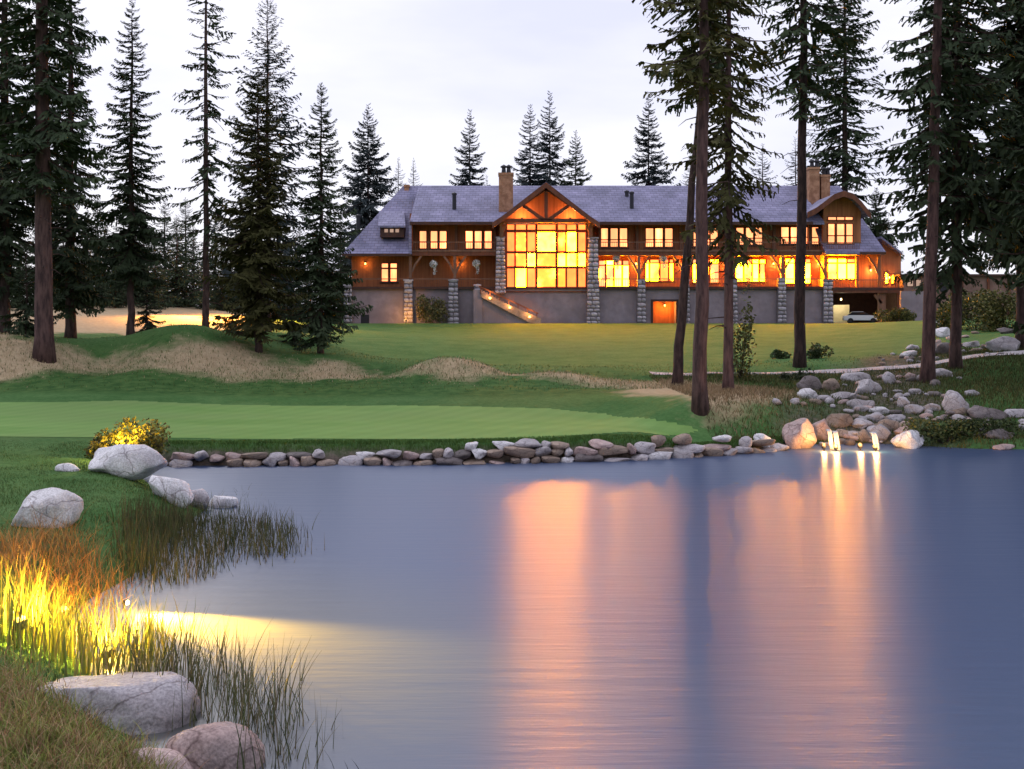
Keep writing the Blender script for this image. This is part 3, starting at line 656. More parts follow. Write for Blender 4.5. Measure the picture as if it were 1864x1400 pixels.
# open truss
for a, b_, w in (((912, 402), (1076, 402), .5), ((994, 343), (994, 401), .42), ((953, 375), (989, 400), .42), ((1035, 375), (999, 400), .42), ((920, 394), (994, 343), .4), ((1068, 394), (994, 343), .4)):
    part(MB().beam(P(a[0], a[1], 135.5), P(b_[0], b_[1], 135.5), w, 0.4), 'truss_timber', M['timber'])
for sx in (-1, 1):
    part(MB().beam(P(994 + sx * 84, 401, 135.6), P(994 + sx * 72, 392, 135.6), .3, .3), 'truss_timber', M['timber'])
    part(MB().beam(P(994 + sx * 81, 432, 136.4), P(994 + sx * 81, 400, 135.9), .45, .45), 'bay_post', M['post'])
    part(MB().beam(P(994 + sx * 81, 425, 136.2), P(994 + sx * 70, 404, 135.8), .25, .25), 'bay_brace', M['post'])

# podium (retaining wall) with the lit basement doorway
ZP = 137.4
part(MB().pbox(640, 1187, 526, 596, ZP, 150), 'basement_wall', M['plaster'])
part(MB().pbox(1233, 1514, 526, 596, ZP, 150), 'basement_wall', M['plaster'])
part(MB().pbox(1187, 1233, 526, 547, ZP, 150), 'basement_wall', M['plaster'])
part(MB().pbox(1187, 1233, 547, 596, 140.2, 150), 'doorway_back', M['siding'])
part(MB().pbox(1185, 1189, 545, 590, ZP - .1, ZP + .2).pbox(1231, 1235, 545, 590, ZP - .1, ZP + .2).pbox(1189, 1231, 545, 549, ZP - .1, ZP + .2), 'doorway_frame', M['trim'])
part(MB().pbox(657, 672, 573, 590, ZP - .05, ZP + .1), 'dark_opening_panel', M['metal_dark'])  # dark panel stands in for the shade inside a wall opening
part(MB().pbox(636, 915, 522, 526.5, ZP - .45, ZW), 'deck_edge', M['trim'])
part(MB().pbox(1074, 1514, 522, 526.5, ZP - .45, ZW), 'deck_edge', M['trim'])
part(MB().pbox(915.1, 1073.9, 524, 530, ZP - .25, ZW), 'deck_edge', M['plaster'])
# upper balcony: beam, deck, rail
for x0, x1 in ((746, 908), (1084, 1506)):
    part(MB().pbox(x0, x1, 457.5, 465.5, 137.0, 137.45), 'balcony_beam', M['timber'])
    part(MB().pbox(x0, x1, 455, 458, 136.9, ZW), 'balcony_deck', M['post'])
    rl = MB().pbox(x0, x1, 440, 441.6, 137.0, 137.15)
    x = x0 + 2
    while x < x1: rl.pbox(x, x + .5, 441.6, 455, 137.04, 137.1); x += 4.0
    part(rl, 'balcony_railing', M['post'])
    rl = MB().pbox(x0, x1, 507, 508.6, 137.05, 137.2); x = x0 + 2
    while x < x1: rl.pbox(x, x + .5, 508.6, 522, 137.09, 137.15); x += 4.0
    part(rl, 'deck_railing', M['post'])
part(MB().pbox(640, 746, 507, 508.6, 137.05, 137.2), 'deck_railing', M['post'])
part(MB().pbox(1506, 1645, 528, 533, 136.6, 137.3), 'deck_beam', M['timber'])
part(MB().pbox(1514.1, 1645, 523.5, 528, 136.5, 152), 'deck_edge', M['trim'])
rl = MB().pbox(1515, 1645, 509, 510.5, 136.6, 136.75); x = 1517
while x < 1645: rl.pbox(x, x + .5, 510.5, 523.4, 136.64, 136.7); x += 4.2
part(rl, 'deck_railing', M['post'])
rl = MB().pbox(1500, 1568, 441, 442.6, 136.5, 136.65); x = 1501
while x < 1568: rl.pbox(x, x + .5, 442.6, 457, 136.54, 136.6); x += 4.2
part(rl, 'balcony_railing', M['post'])
part(MB().pbox(1498, 1570, 457, 464, 136.4, 138.2), 'balcony_deck', M['timber'])
# upper wall pilasters
for x in (752, 830, 900, 1092, 1160, 1240, 1320, 1410, 1475):
    part(MB().pbox(x - 2.5, x + 2.5, 408, 455, 139.9, ZW), 'pilaster', M['post'])
# porch posts with curved-looking knee braces
for x, l_, r_ in ((747, 0, 1), (828, 1, 1), (1163, 1, 1), (1246, 1, 1), (1333, 1, 1), (1424, 1, 1), (1502, 1, 0), (1560, 0, 0), (1600, 1, 0)):
    base_y = 511 if x < 1540 else 523
    pz = 137.22
    part(MB().beam(P(x, base_y, pz), P(x, 466, pz), .34, .34), 'porch_post', M['post'])
    for s, on in ((-1, l_), (1, r_)):
        if on:
            part(MB().beam(P(x + s * 1.5, 498, pz), P(x + s * 9, 481, pz), .24, .22).beam(P(x + s * 8.6, 481.8, pz), P(x + s * 20, 466, pz), .24, .22), 'knee_brace', M['post'])
# chimneys and roof pipes
def chimney(x0, x1, y0, y1, Z, pots):
    c = part(MB().pbox(x0, x1, y0 + 4, y1, Z, Z + 2.0), 'chimney', M['chimney'])
    k = MB().pbox(x0 - 1.2, x1 + 1.2, y0, y0 + 4, Z - .12, Z + 2.12).build('chimney_cap', M['chimney'], c)
    for p in pots:
        q = P(p, y0, Z + 1.0); k = MB().lathe(q, [(.3, 0), (.24, .55), (.42, .62), (.42, .78), (.05, 1.0)], 8).build('chimney_pot', M['metal_dark'], c)
chimney(908, 934, 314, 400, 139.5, (917, 926))
chimney(1473, 1492, 304, 400, 143.0, (1478, 1487))
chimney(1495, 1511, 318, 400, 143.3, (1500, 1507))
chimney(736, 744, 336, 350, 148.0, ())
for x, y0, y1, Z in ((652, 394, 425, 139.6), (827, 354, 389, 140.5), (1150, 352, 384, 140.8), (1141, 350, 358, 145.0), (1310, 352, 380, 140.8)):
    part(MB().lathe(P(x, y1 + 4, Z), [(.26, 0), (.26, (y1 - y0 + 3) * Z / F), (.34, (y1 - y0 + 3) * Z / F + .02), (.34, (y1 - y0 + 6) * Z / F), (.05, (y1 - y0 + 8) * Z / F)], 8), 'roof_pipe', M['metal_dark'])
# shed dormer on the left wing
Zd = 137.6
d = part(MB().pbox(692, 735, 412, 432, Zd, 143), 'dormer', M['trim'])
k = MB().slab([P(688, 411, Zd - .5), P(738, 411, Zd - .5), (PX(736, 144), 144, PZ(405, Zd) + 2.1), (PX(690, 144), 144, PZ(405, Zd) + 2.1)], .22).build('dormer_roof', M['roof'], d)
for x in (703, 713, 723):
    k = MB().pbox(x - 3.2, x + 3.2, 417, 423, Zd - .04, Zd - .004).build('pane', M['pane_small'], d)

# rock meshes ---------------------------------------------------------------
def ico(sub):
    import bmesh
    bm = bmesh.new(); bmesh.ops.create_icosphere(bm, subdivisions=sub, radius=1.0)
    v = np.array([x.co[:] for x in bm.verts]); f = np.array([[x.index for x in q.verts] for q in bm.faces]); bm.free(); return v, f
ICO = {k: ico(k) for k in (1, 2, 3, 4, 5)}
def rock_mesh(name, seed, sub=3, dims=(1, 1, 1), box=0.55, lump=0.16, cuts=5):
    v, f = ICO[sub]; r = rng(seed); v = v.copy()
    v = np.sign(v) * np.abs(v) ** (1 - 0.45 * box)
    for _ in range(cuts):                                  # planed faces give the stone its broad facets
        n = r.normal(size=3); n /= np.linalg.norm(n); d = r.uniform(0.62, 0.92)
        s = v @ n - d; v = v - np.where(s > 0, s * 0.93, 0)[:, None] * n
    off = r.uniform(-50, 50, 3)
    dsp = np.array([mnoise.noise(Vector(p * 1.1 + off)) * lump + mnoise.noise(Vector(p * 2.9 + off)) * lump * .38 + (mnoise.noise(Vector(p * 8 + off)) * lump * .12 if sub > 3 else 0) for p in v])
    v = v * (1 + dsp)[:, None]
    lo, hi = v.min(0), v.max(0); v = (v - (lo + hi) / 2) / ((hi - lo) / 2)
    v = v * np.array(dims) / 2
    return np_mesh(name, v, f, True)

# stone piers, every stone its own piece
ST = [rock_mesh('stone', 900 + i, 1, (1, 1, 1), 0.95, 0.10, 2) for i in range(7)]
for s_ in ST: s_.materials.append(M['pier_stone'])
def pier(px, y0, y1, wpx, Z, taper=1.25, seed=0):
    r = random.Random(seed); w = wpx * Z / F; z0, z1 = PZ(y1, Z) - .3, PZ(y0, Z); cx = PX(px, Z)
    core = MB().hexa([(cx - w * taper / 2, Z + .05, z0), (cx + w * taper / 2, Z + .05, z0), (cx + w * taper / 2, Z + w, z0), (cx - w * taper / 2, Z + w, z0),
                      (cx - w / 2, Z + .1, z1), (cx + w / 2, Z + .1, z1), (cx + w / 2, Z + w, z1), (cx - w / 2, Z + w, z1)])
    c = part(core, 'stone_pier', M['mortar'])
    z = z0
    while z < z1 - .15:
        hh = r.uniform(.42, .62); k = (z - z0) / (z1 - z0); ww_ = w * (taper * (1 - k) + k); x = cx - ww_ / 2
        while x < cx + ww_ / 2 - .1:
            l_ = min(r.uniform(.45, .85), cx + ww_ / 2 - x)
            if cx + ww_ / 2 - (x + l_) < .3: l_ = cx + ww_ / 2 - x
            o = bpy.data.objects.new('stone', r.choice(ST)); COL.objects.link(o); o.parent = c
            o.location = (x + l_ / 2, Z + .12, min(z + hh / 2, z1)); o.scale = (l_ * .97, .38, hh * .95)
            x += l_
        z += hh
    k = MB().box(cx - w * .58, cx + w * .58, Z - .1, Z + w * 1.05, z1 - .01, z1 + .14).build('capstone', M['pier_stone'], c)
for i, (px, y0, y1, w, tp) in enumerate(((633, 520, 592, 14, 1.2), (743, 511, 590, 15, 1.2), (825, 511, 590, 16, 1.35), (869, 520, 588, 12, 1.15), (1168, 511, 590, 14, 1.2),
                                          (1248, 511, 590, 14, 1.2), (1335, 511, 590, 14, 1.2), (1424, 508, 590, 14, 1.2), (1508, 511, 590, 17, 1.1))):
    pier(px, y0, y1, w, 136.6, tp, i)
pier(911, 433, 530, 15, 136.3, 1.3, 31); pier(1080, 434, 592, 17, 136.3, 1.5, 32)

# carport under the right deck
part(MB().pbox(1514.2, 1645, 533, 596, 149, 149.4), 'carport_wall', M['trim'])
part(MB().beam(P(1605, 592, 137.3), P(1605, 533, 137.3), .9, .5), 'deck_pillar', M['post'])
part(MB().beam(P(1592, 536, 137.2), P(1604, 552, 137.2), .3, .3), 'knee_brace', M['post'])
part(MB().beam(P(1636, 592, 137.3), P(1636, 533, 137.3), .5, .5), 'deck_pillar', M['timber'])
M['cream'] = mat('cream_paint', (0.62, 0.55, 0.36), (0.72, 0.66, 0.46), 1.5, 0.7)
part(MB().pbox(1516, 1546, 555, 590, 143.0, 143.3), 'carport_door', M['cream'])

# lantern fixture; those on the porch walls are added to warm the cedar
def lantern(px, py, Z, power, color=(1.0, 0.42, 0.10), where='on the lodge wall', glow='bulb_orange', r=.12, host='added_lantern'):
    p = P(px, py, Z); o = empty(host, p)
    MB().lathe((0, 0, 0), [(.04, .15), (.13, .12), (.1, .2), (.02, .28)], 8).build('lantern_cap', M['metal_dark'], o)
    MB().lathe((0, 0, 0), [(.06, -.12), (.09, -.1), (.09, .09), (.06, .11)], 8).build('lantern_glass', M[glow], o)
    lamp('lantern_light', 'POINT', (p[0], p[1] - .35, p[2] - .1), power, color, None, r)
    tag(o, where, 'lantern'); return o
for px, where in ((665, 'added porch lantern on the cedar wall left of the low double window'), (838, 'added porch lantern on the wall behind the middle left porch post'),
                  (1158, 'added porch lantern between the french doors and the bright square window'), (1243, 'added porch lantern on the wall behind the leaning pine'),
                  (1323, 'added porch lantern on the wall behind the third pine trunk'), (1408, 'added porch lantern on the wall just left of the dark lawn pine'), (1490, 'added porch lantern under the balcony by the right dormer')):
    lantern(px, 480, ZW - .25, 45 if px < 1000 else 150, where=where)
lantern(1585, 492, 137.9, 170, where='added porch lantern on the cedar wall right of the dormer')
lantern(1619, 505, 140.6, 120, where='added porch lantern on the end wing wall above the carport')
# uplights in the great gable and lamp in the basement doorway
for px, w in ((950, 'small brass uplight behind the left half of the gable truss'), (1038, 'small brass uplight behind the right half of the gable truss')):
    p = P(px, 400, 136.2); o = MB().lathe((0, 0, 0), [(.12, 0), (.16, .1), (.16, .25), (.1, .26)], 8).build('gable_uplight', M['metal_dark']); o.location = p; tag(o, w, 'uplight')
    lamp('gable_light', 'POINT', (p[0], p[1] - .1, p[2] + .5), 420, (1, .36, .09), None, .2)
o = lantern(1210, 556, 139.4, 420, (1, .3, .04), 'lantern hanging in the orange basement doorway', host='doorway_lantern')
lantern(1531, 545, 141.5, 260, (1, .8, .5), 'lantern under the deck above the cream carport door', 'bulb', host='carport_lantern')

# ------------------------------------------------------------------ things by the lodge
def hanging_basket(px, py, Z, label, seed):
    p = P(px, py, Z); o = empty('hanging_basket', p); r = rng(seed); n = 900
    MB().lathe((0, 0, -.05), [(.08, -.25), (.2, -.12), (.28, .05), (.3, .08)], 10).build('basket', M['trim'], o)
    d = r.normal(size=(n, 3)); d /= np.linalg.norm(d, axis=1)[:, None]; c = d * r.uniform(.3, .5, (n, 1))
    tail = r.random(n) < .16; c[tail] = np.c_[r.normal(.15, .09, tail.sum()), r.normal(0, .1, tail.sum()), -r.uniform(.3, 1.3, tail.sum())]
    q, f = cards(c, r, .13, .11); col = np.repeat(np.where((r.random(n) < .72)[:, None], (.75, .73, .76), (.08, .14, .05)), 4, 0)
    mesh_obj('flowers', np_mesh('flowers', q, f, col=col), M['leaf'], o)['kind'] = 'stuff'
    MB().beam((0, 0, .5), (0, 0, PZ(466, Z) - p[2]), .03, .03).build('chain', M['metal_dark'], o)
    tag(o, label, 'hanging basket')

def cards(c, r, length, width, up=None, jit=.4):
    """randomly turned small quads at centres c"""
    n = len(c); a = r.normal(size=(n, 3)); a /= np.linalg.norm(a, axis=1)[:, None]
    b = r.normal(size=(n, 3)); b -= (b * a).sum(1)[:, None] * a; b /= np.linalg.norm(b, axis=1)[:, None]
    L = length * r.uniform(1 - jit, 1 + jit, (n, 1)) / 2; Wd = width * r.uniform(1 - jit, 1 + jit, (n, 1)) / 2
    v = np.stack([c - a * L, c + b * Wd, c + a * L, c - b * Wd], 1).reshape(-1, 3)
    return v, np.arange(4 * n).reshape(n, 4)

for i, (px, py, lb) in enumerate(((789, 481, 'white flower basket hanging between the two left porch posts'), (867, 480, 'white flower basket with a trailing tail hanging left of the great hall pier'),
                                  (1122, 471, 'white flower basket hanging in front of the french doors'), (1207, 470, 'white flower basket hanging before the bright square window'))):
    hanging_basket(px, py, 137.4, lb, 40 + i)

# outdoor stair running down along the podium
st = empty('outdoor_stair', P(870, 590, 134.5)); tag(st, 'stone stair with lit sloping handrail descending along the basement wall', 'staircase'); SI = Matrix.Translation(st.location).inverted()
def spart(mb, nm, m):
    o = mb.build(nm, m, st); o.matrix_parent_inverse = SI; return o
spart(MB().pbox(862, 878, 527, 592, 135.0, 136.4), 'landing', M['plaster'])
ns = 22
for i in range(ns):
    x0 = 878 + i * 4.9; y0 = 530 + i * 2.7
    spart(MB().box(PX(x0, 135.2), PX(x0 + 4.9, 135.2) - .003, 135.2, 136.4, 4.4, PZ(y0, 135.2)), 'step', M['plaster'])
spart(MB().hexa([P(876, 541, 134.8), P(985, 599, 134.8), P(985, 599, 135.1), P(876, 541, 135.1), P(876, 533, 134.8), P(985, 580, 134.8), P(985, 580, 135.1), P(876, 533, 135.1)]), 'stringer', M['rock_tan'])
spart(MB().beam(P(872, 521, 134.9), P(980, 571, 134.9), .16, .16), 'handrail', M['timber'])
for i in range(7):
    x = 875 + i * 17; y = 523 + i * 7.8; spart(MB().beam(P(x, y + 12, 134.9), P(x, y, 134.9), .12, .12), 'baluster', M['timber'])
for px, py, w in ((892, 543, 'upper step light at the head of the outdoor stair'), (928, 560, 'middle step light halfway down the outdoor stair'), (964, 577, 'lower step light near the foot of the outdoor stair')):
    p = P(px, py, 134.7); o = MB().lathe((0, 0, 0), [(.06, -.1), (.13, -.06), (.13, .08), (.05, .14)], 8).build('step_light', M['bulb_orange']); o.location = p; tag(o, w, 'step light')
    lamp('step_lamp', 'POINT', (p[0], p[1] - .35, p[2] + .5), 75, (1, .42, .1), None, .1)
# uplight at the second pier
def spot_fixture(name, loc, tgt, label, m='bulb_orange', s=1.0):
    o = empty(name, loc); d = (Vector(tgt) - Vector(loc)).normalized()
    MB().tube([-d * .02 * s, d * .02 * s, d * .16 * s], [.05 * s, .09 * s, .10 * s], 10).build('housing', M['metal_dark'], o)
    MB().tube([d * .161 * s, d * .17 * s], [.085 * s, .08 * s], 10).build('lens', M[m], o)
    MB().lathe((0, 0, -.22 * s), [(.03 * s, 0), (.03 * s, .2 * s)], 6).build('stake', M['metal_dark'], o)
    tag(o, label, 'spotlight'); return o
p = P(739, 590, 135.2); p = (p[0], p[1], hgt(p[0], p[1]) + .3); spot_fixture('ground_spotlight', p, (p[0], p[1] + 1.5, p[2] + 2), 'orange ground spotlight at the foot of the second stone pier', s=1.6)
lamp('pier_light', 'POINT', (p[0] - .1, p[1] - .25, p[2] + .45), 300, (1, .42, .08), None, .12)

# car under the deck
def car(loc, rz):
    o = empty('parked_car', loc, rz); tag(o, 'white car parked at the carport under the right deck', 'car')
    M['car'] = mat('white_car_paint', (0.68, 0.69, 0.74), rough=0.25, spec=0.5); M['glass'] = mat('dark_glass', (0.015, 0.018, 0.025), rough=0.05, spec=0.6); M['tyre'] = mat('rubber', (0.015, 0.015, 0.016), rough=0.9)
    prof = [(-2.2, .35), (-2.25, .7), (-2.1, .95), (-1.2, 1.02), (1.05, 1.0), (1.9, .88), (2.2, .7), (2.22, .35)]
    def ex(pr, hw, top=1.0):
        b = MB(); n = len(pr); b.v = [(x, -hw, z) for x, z in pr] + [(x, hw, z) for x, z in pr]
        b.f = [tuple(range(n)), tuple(reversed(range(n, 2 * n)))] + [(i, n + i, n + (i + 1) % n, (i + 1) % n) for i in range(n)]; return b
    ex(prof, .9).build('body', M['car'], o, bevel=.08)
    ex([(-1.75, .95), (-1.15, 1.42), (.2, 1.45), (1.0, 1.0)], .74).build('cabin', M['glass'], o, bevel=.05)
    ex([(-1.2, 1.41), (-1.1, 1.46), (.15, 1.49), (.25, 1.44)], .72).build('car_roof', M['car'], o, bevel=.02)
    for x in (-1.35, 1.35):
        for y in (-.82, .82):
            w = MB().tube([(x, y - .11, .33), (x, y + .11, .33)], [.33, .33], 14).build('wheel', M['tyre'], o)
            MB().tube([(x, y - .115, .33), (x, y + .115, .33)], [.2, .2], 10).build('rim', M['metal_dark'], w)
    for y in (-.62, .62):
        MB().box(2.13, 2.24, y - .2, y + .2, .62, .76).build('headlight', M['cream'], o)
cp = P(1574, 583, 137.2); car((cp[0], 138.6, hgt(cp[0], 138.6)), R(-12))

# low annex and garden wall right of the lodge
an = empty('annex', P(1770, 590, 128)); tag(an, 'low flat-roofed brown annex behind the bushes right of the lodge', 'building'); AI = Matrix.Translation(an.location).inverted()
def apart(mb, nm, m, par=None):
    o = mb.build(nm, m, par or an)
    if par is None: o.matrix_parent_inverse = AI
    return o
M['annex'] = mat('annex_render', (0.17, 0.10, 0.085), (0.25, 0.155, 0.13), 0.9, 0.85, 0.3, 5, 'World')
apart(MB().pbox(1645, 1852, 503, 596, 139, 150), 'wall', M['annex'])
apart(MB().pbox(1638, 1856, 499, 503.2, 138.5, 150.5), 'roof', M['trim'])
for x0, x1 in ((1652, 1662), (1668, 1676)):
    f = apart(MB().pbox(x0 - 1, x1 + 1, 508, 522, 138.9, 139 - .004), 'window', M['trim']); apart(MB().pbox(x0, x1, 509.5, 521, 138.86, 138.896), 'pane', M['pane_small'], f)
c = P(1719, 523, 138.9); b = MB(); n = 16
b.v = [(c[0] + .62 * math.cos(2 * math.pi * i / n), c[1], c[2] + .75 * math.sin(2 * math.pi * i / n)) for i in range(n)] + [(c[0] + .62 * math.cos(2 * math.pi * i / n), c[1] + .09, c[2] + .75 * math.sin(2 * math.pi * i / n)) for i in range(n)]
b.f = [tuple(reversed(range(n))), tuple(range(n, 2 * n))] + [(i, (i + 1) % n, n + (i + 1) % n, n + i) for i in range(n)]
apart(b, 'round_window', M['metal_dark'])
for x in (1700, 1752, 1800, 1838): apart(MB().pbox(x - 2, x + 2, 503.4, 596, 138.8, 138.99), 'wall_post', M['timber'])
gw = MB().pbox(1640, 1692, 530, 596, 133, 133.5).build('garden_wall', M['plaster']); tag(gw, 'short grey concrete wall between the carport and the annex', 'wall')

# ------------------------------------------------------------------ conifers
def branch_template(seed, ntw=13, sag=.18, tip=.14, dens=1.0, bare=.12):
    """one bough of unit length along +x: a thin limb with flat drooping sprays; returns sprays (quads) and limb (quads)"""
    r = rng(seed); V = []
    def axis_pt(t): return np.stack([t, 0 * t, -sag * np.sin(np.pi * np.clip(t, 0, 1) * .62) + tip * t ** 3], -1)
    ts = np.linspace(bare, .99, ntw)
    for t in ts:
        p0 = axis_pt(np.array([t]))[0]
        for side in (-1, 1):
            if r.random() > dens: continue
            L = (.36 * (1 - t) ** .75 + .085) * r.uniform(.65, 1.2); ang = r.uniform(.65, 1.05) * side
            d = np.array([math.cos(ang), math.sin(ang), r.uniform(-.28, .1)]); nseg = 3
            for k in range(nseg):
                a = p0 + d * L * k / nseg + np.array([0, 0, -.05 * (k / nseg) ** 2]); b = p0 + d * L * (k + 1.15) / nseg + np.array([0, 0, -.05 * ((k + 1) / nseg) ** 2 - r.uniform(0, .025)])
                w = .042 * (1 - .22 * k) * r.uniform(.7, 1.3); s = np.cross(b - a, [0, 0, 1]); s /= np.linalg.norm(s) + 1e-9
                tilt = r.normal(0, .55); s = s * math.cos(tilt) + np.array([0, 0, 1]) * math.sin(tilt)
                V.append([a - s * w * .6, a + s * w * .6, b + s * w, b - s * w])
        # hanging twiglets under the limb
        if r.random() < dens:
            a = p0; b = p0 + np.array([r.uniform(.02, .09), r.uniform(-.05, .05), -r.uniform(.05, .12)]); w = .028
            s = np.array([r.normal(), r.normal(), 0]); s /= np.linalg.norm(s) + 1e-9; V.append([a - s * w, a + s * w, b + s * w * .6, b - s * w * .6])
    tl = np.linspace(0, 1, 6); C = axis_pt(tl); Lb = []
    for k in range(5):
        w0, w1 = .016 * (1 - tl[k]) + .004, .016 * (1 - tl[k + 1]) + .003
        for ax in (np.array([0, 1, 0]), np.array([0, 0, 1])):
            Lb.append([C[k] - ax * w0, C[k] + ax * w0, C[k + 1] + ax * w1, C[k + 1] - ax * w1])
    return np.array(V), np.array(Lb)
TPL = {'full': [branch_template(i, 13, .20, .16) for i in range(8)],
       'thin': [branch_template(20 + i, 9, .14, .10, .75) for i in range(8)],
       'wispy': [branch_template(40 + i, 8, .10, .22, .5, .25) for i in range(8)],
       'far': [branch_template(60 + i, 6, .18, .14) for i in range(6)]}

def crown_mesh(h, base, rad, seed, style='full', nb=150, lean=0.0, shape=.75, swoop=(.15, -.35), gaps=.12, asym=0.0):
    """conifer crown from height `base` to h; rad = longest bough"""
    r = rng(seed); SP = []; LB = []; tp = TPL[style]
    ga = r.uniform(0, 6.28)
    for i in range(nb):
        u = (i + r.random()) / nb; u = u ** .92                          # 0 at crown base, 1 at tip
        z = base + (h - base) * u
        prof = (1 - u) ** shape * (0.55 + .45 * min(1, u / .12)) if u < .98 else .04
        if r.random() < gaps: prof *= r.uniform(.25, .7)
        L = rad * prof * r.uniform(.62, 1.18) + .12
        ga += 2.39996 + r.normal(0, .35); az = ga
        L *= 1 + asym * math.cos(az)
        el = swoop[1] * (1 - u) + (swoop[0] + .45 * u * u) * u + r.normal(0, .12)
        roll = r.normal(0, .25)
        Rm = np.array(Matrix.Rotation(az, 3, 'Z') @ Matrix.Rotation(-el, 3, 'Y') @ Matrix.Rotation(roll, 3, 'X'))
        o = np.array([lean * z, 0, z]); A, B = tp[int(r.integers(len(tp)))]
        wd = r.uniform(.8, 1.2); sc = np.array([L, L * wd * (1 if L > 1 else 1.25), L * wd])
        SP.append((A * sc) @ Rm.T + o); LB.append((B * np.array([L, max(L, 1.2), max(L, 1.2)])) @ Rm.T + o)
    S = np.concatenate(SP).reshape(-1, 3); Lm = np.concatenate(LB).reshape(-1, 3)
    me = np_mesh('crown', np.concatenate([S, Lm]), np.arange(len(S) + len(Lm)).reshape(-1, 4))
    mi = np.zeros(len(me.polygons), np.int32); mi[len(S) // 4:] = 1
    me.polygons.foreach_set('material_index', mi)
    return me
def trunk_mesh(h, r0, lean, seed, sides=12, flare=1.35):
    r = rng(seed); n = 16; mb = MB(); path = []; rad = []
    for k in range(n):
        t = k / (n - 1); z = h * t ** 1.3
        path.append((lean * z + (r.normal(0, .035) if 0 < k < n - 1 else 0), r.normal(0, .03) if k else 0, z - (.4 if k == 0 else 0)))
        rad.append(r0 * ((1 - t ** 1.3) ** .8 * .98 + .02) * (1 + (flare - 1) * math.exp(-z / .5)))
    mb.tube(path, rad, sides); me = bpy.data.meshes.new('trunk'); me.from_pydata(mb.v, [], mb.f); me.update()
    me.polygons.foreach_set('use_smooth', [True] * len(me.polygons)); return me

def stubs(mb_h, base, r0, lean, seed, n=10):
    """dead branch stubs below the crown"""
    r = rng(seed); mb = MB()
    for i in range(n):
        z = r.uniform(base * .45, base * 1.05); a = r.uniform(0, 6.28); L = r.uniform(.5, 1.9)
        p = Vector((lean * z, 0, z)); d = Vector((math.cos(a), math.sin(a), r.uniform(-.35, .25)))
        mb.tube([p, p + d * L * .6, p + d * L + Vector((0, 0, -.15 * L))], [.035, .022, .008], 4)
    return mb

def conifer(name, label, loc, h, base, rad, r0, seed, style='full', nb=150, lean=0.0, nm='needle', bk='bark', group=None, dead=0, **kw):
    o = empty(name, loc); tag(o, label, 'tree', group)
    tm = trunk_mesh(h, r0, lean, seed, 12 if style != 'far' else 6); tm.materials.append(M[bk]); mesh_obj('trunk', tm, None, o)
    cm = crown_mesh(h, base, rad, seed, style, nb, lean, **kw); cm.materials.append(M[nm]); cm.materials.append(M['bark']); mesh_obj('crown', cm, None, o)
    if dead: stubs(h, base, r0, lean, seed, dead).build('dead_branches', M['bark'], o)['kind'] = 'stuff'
    return o
def G(px, Y):
    x = PX(px, Y); return (x, Y, hgt(x, Y) - .05)

conifer('fir_tree', 'massive fir with thick reddish trunk standing on the left mound', G(80, 62), 42, 9.5, 4.2, .52, 1, nb=180, lean=-.006, bk='bark_red', dead=16, swoop=(.1, -.25))
conifer('fir_tree', 'dense fir at the very left edge behind the thick trunk', G(8, 72), 34, 3, 4.2, .4, 2, nb=230)
conifer('fir_tree', 'broad fir right behind the thick left trunk, tip out of view', G(128, 80), 31, 2.5, 3.8, .38, 3, nb=210)
conifer('fir_tree', 'narrow spire fir with clear bare trunk, second from left on the mound', G(238, 72), 22.4, 3.6, 3.1, .24, 4, nb=190, lean=.004)
conifer('fir_tree', 'thin sparse fir with short stubby boughs and pole trunk left of centre group', G(375, 74), 29, 4.5, 3.0, .23, 5, 'thin', nb=110, gaps=.35, dead=14, swoop=(.0, -.25), shape=.5)
conifer('fir_tree', 'brownish olive fir in front, left of the lodge roof', G(470, 66), 17.0, 1.4, 3.3, .2, 6, nb=200, nm='needle_olive', shape=.6, dead=6)
conifer('fir_tree', 'tall feathery fir with see-through top behind the olive fir', G(488, 80), 24.6, 2.5, 4.3, .24, 7, 'wispy', nb=330, nm='needle_blue', swoop=(.1, -.2), shape=.62)
conifer('fir_tree', 'pointed dark fir closest to the left end of the lodge', G(585, 68), 16.8, 1.0, 2.8, .18, 8, nb=195, shape=.7)
conifer('young_fir', 'low bushy young fir at the foot of the thick left trunk', G(48, 66), 5.6, .1, 2.0, .09, 9, nb=80)
conifer('young_fir', 'small young fir beside the bare pole of the spire fir', G(268, 73), 4.2, .1, 1.35, .07, 10, nb=70)
conifer('young_fir', 'short spreading young fir between the olive fir and the dark fir', G(535, 72), 3.2, .1, 1.4, .06, 11, nb=55)
conifer('young_fir', 'flat low fir sapling left of the olive fir trunk', G(430, 72), 1.6, .05, 1.3, .05, 12, nb=40)
# right hand pines
conifer('pine_tree', 'slim dark pine leaning right, leftmost of the trunks before the lodge', G(1232, 58), 29, 15.5, 3.2, .27, 21, 'thin', nb=100, lean=.078, dead=6, bk='bark')
conifer('pine_tree', 'nearest pine with thick pinkish trunk at the edge of the green', G(1275, 46.2), 36, 13.0, 3.5, .31, 22, 'thin', nb=200, lean=.006, bk='bark_red', nm='needle_olive', swoop=(.1, -.15), gaps=.3, dead=5)
conifer('pine_tree', 'pine with drooping olive boughs just right of the thickest trunk', G(1325, 52.5), 27, 6.6, 3.1, .25, 23, 'thin', nb=130, lean=.003, nm='needle_olive', bk='bark_red', swoop=(.0, -.5), gaps=.3, dead=10, shape=.45)
conifer('pine_tree', 'straight dark pine standing on the lawn before the right dormer', G(1455, 70), 46, 16.5, 4.2, .36, 24, 'thin', nb=170, lean=.012, dead=6)
conifer('pine_tree', 'tall pine with purple-brown trunk beside the rocky stream', G(1688, 57.2), 43, 9.5, 3.6, .34, 25, 'thin', nb=150, lean=.028, bk='bark_red', swoop=(.05, -.2), gaps=.3, dead=8)
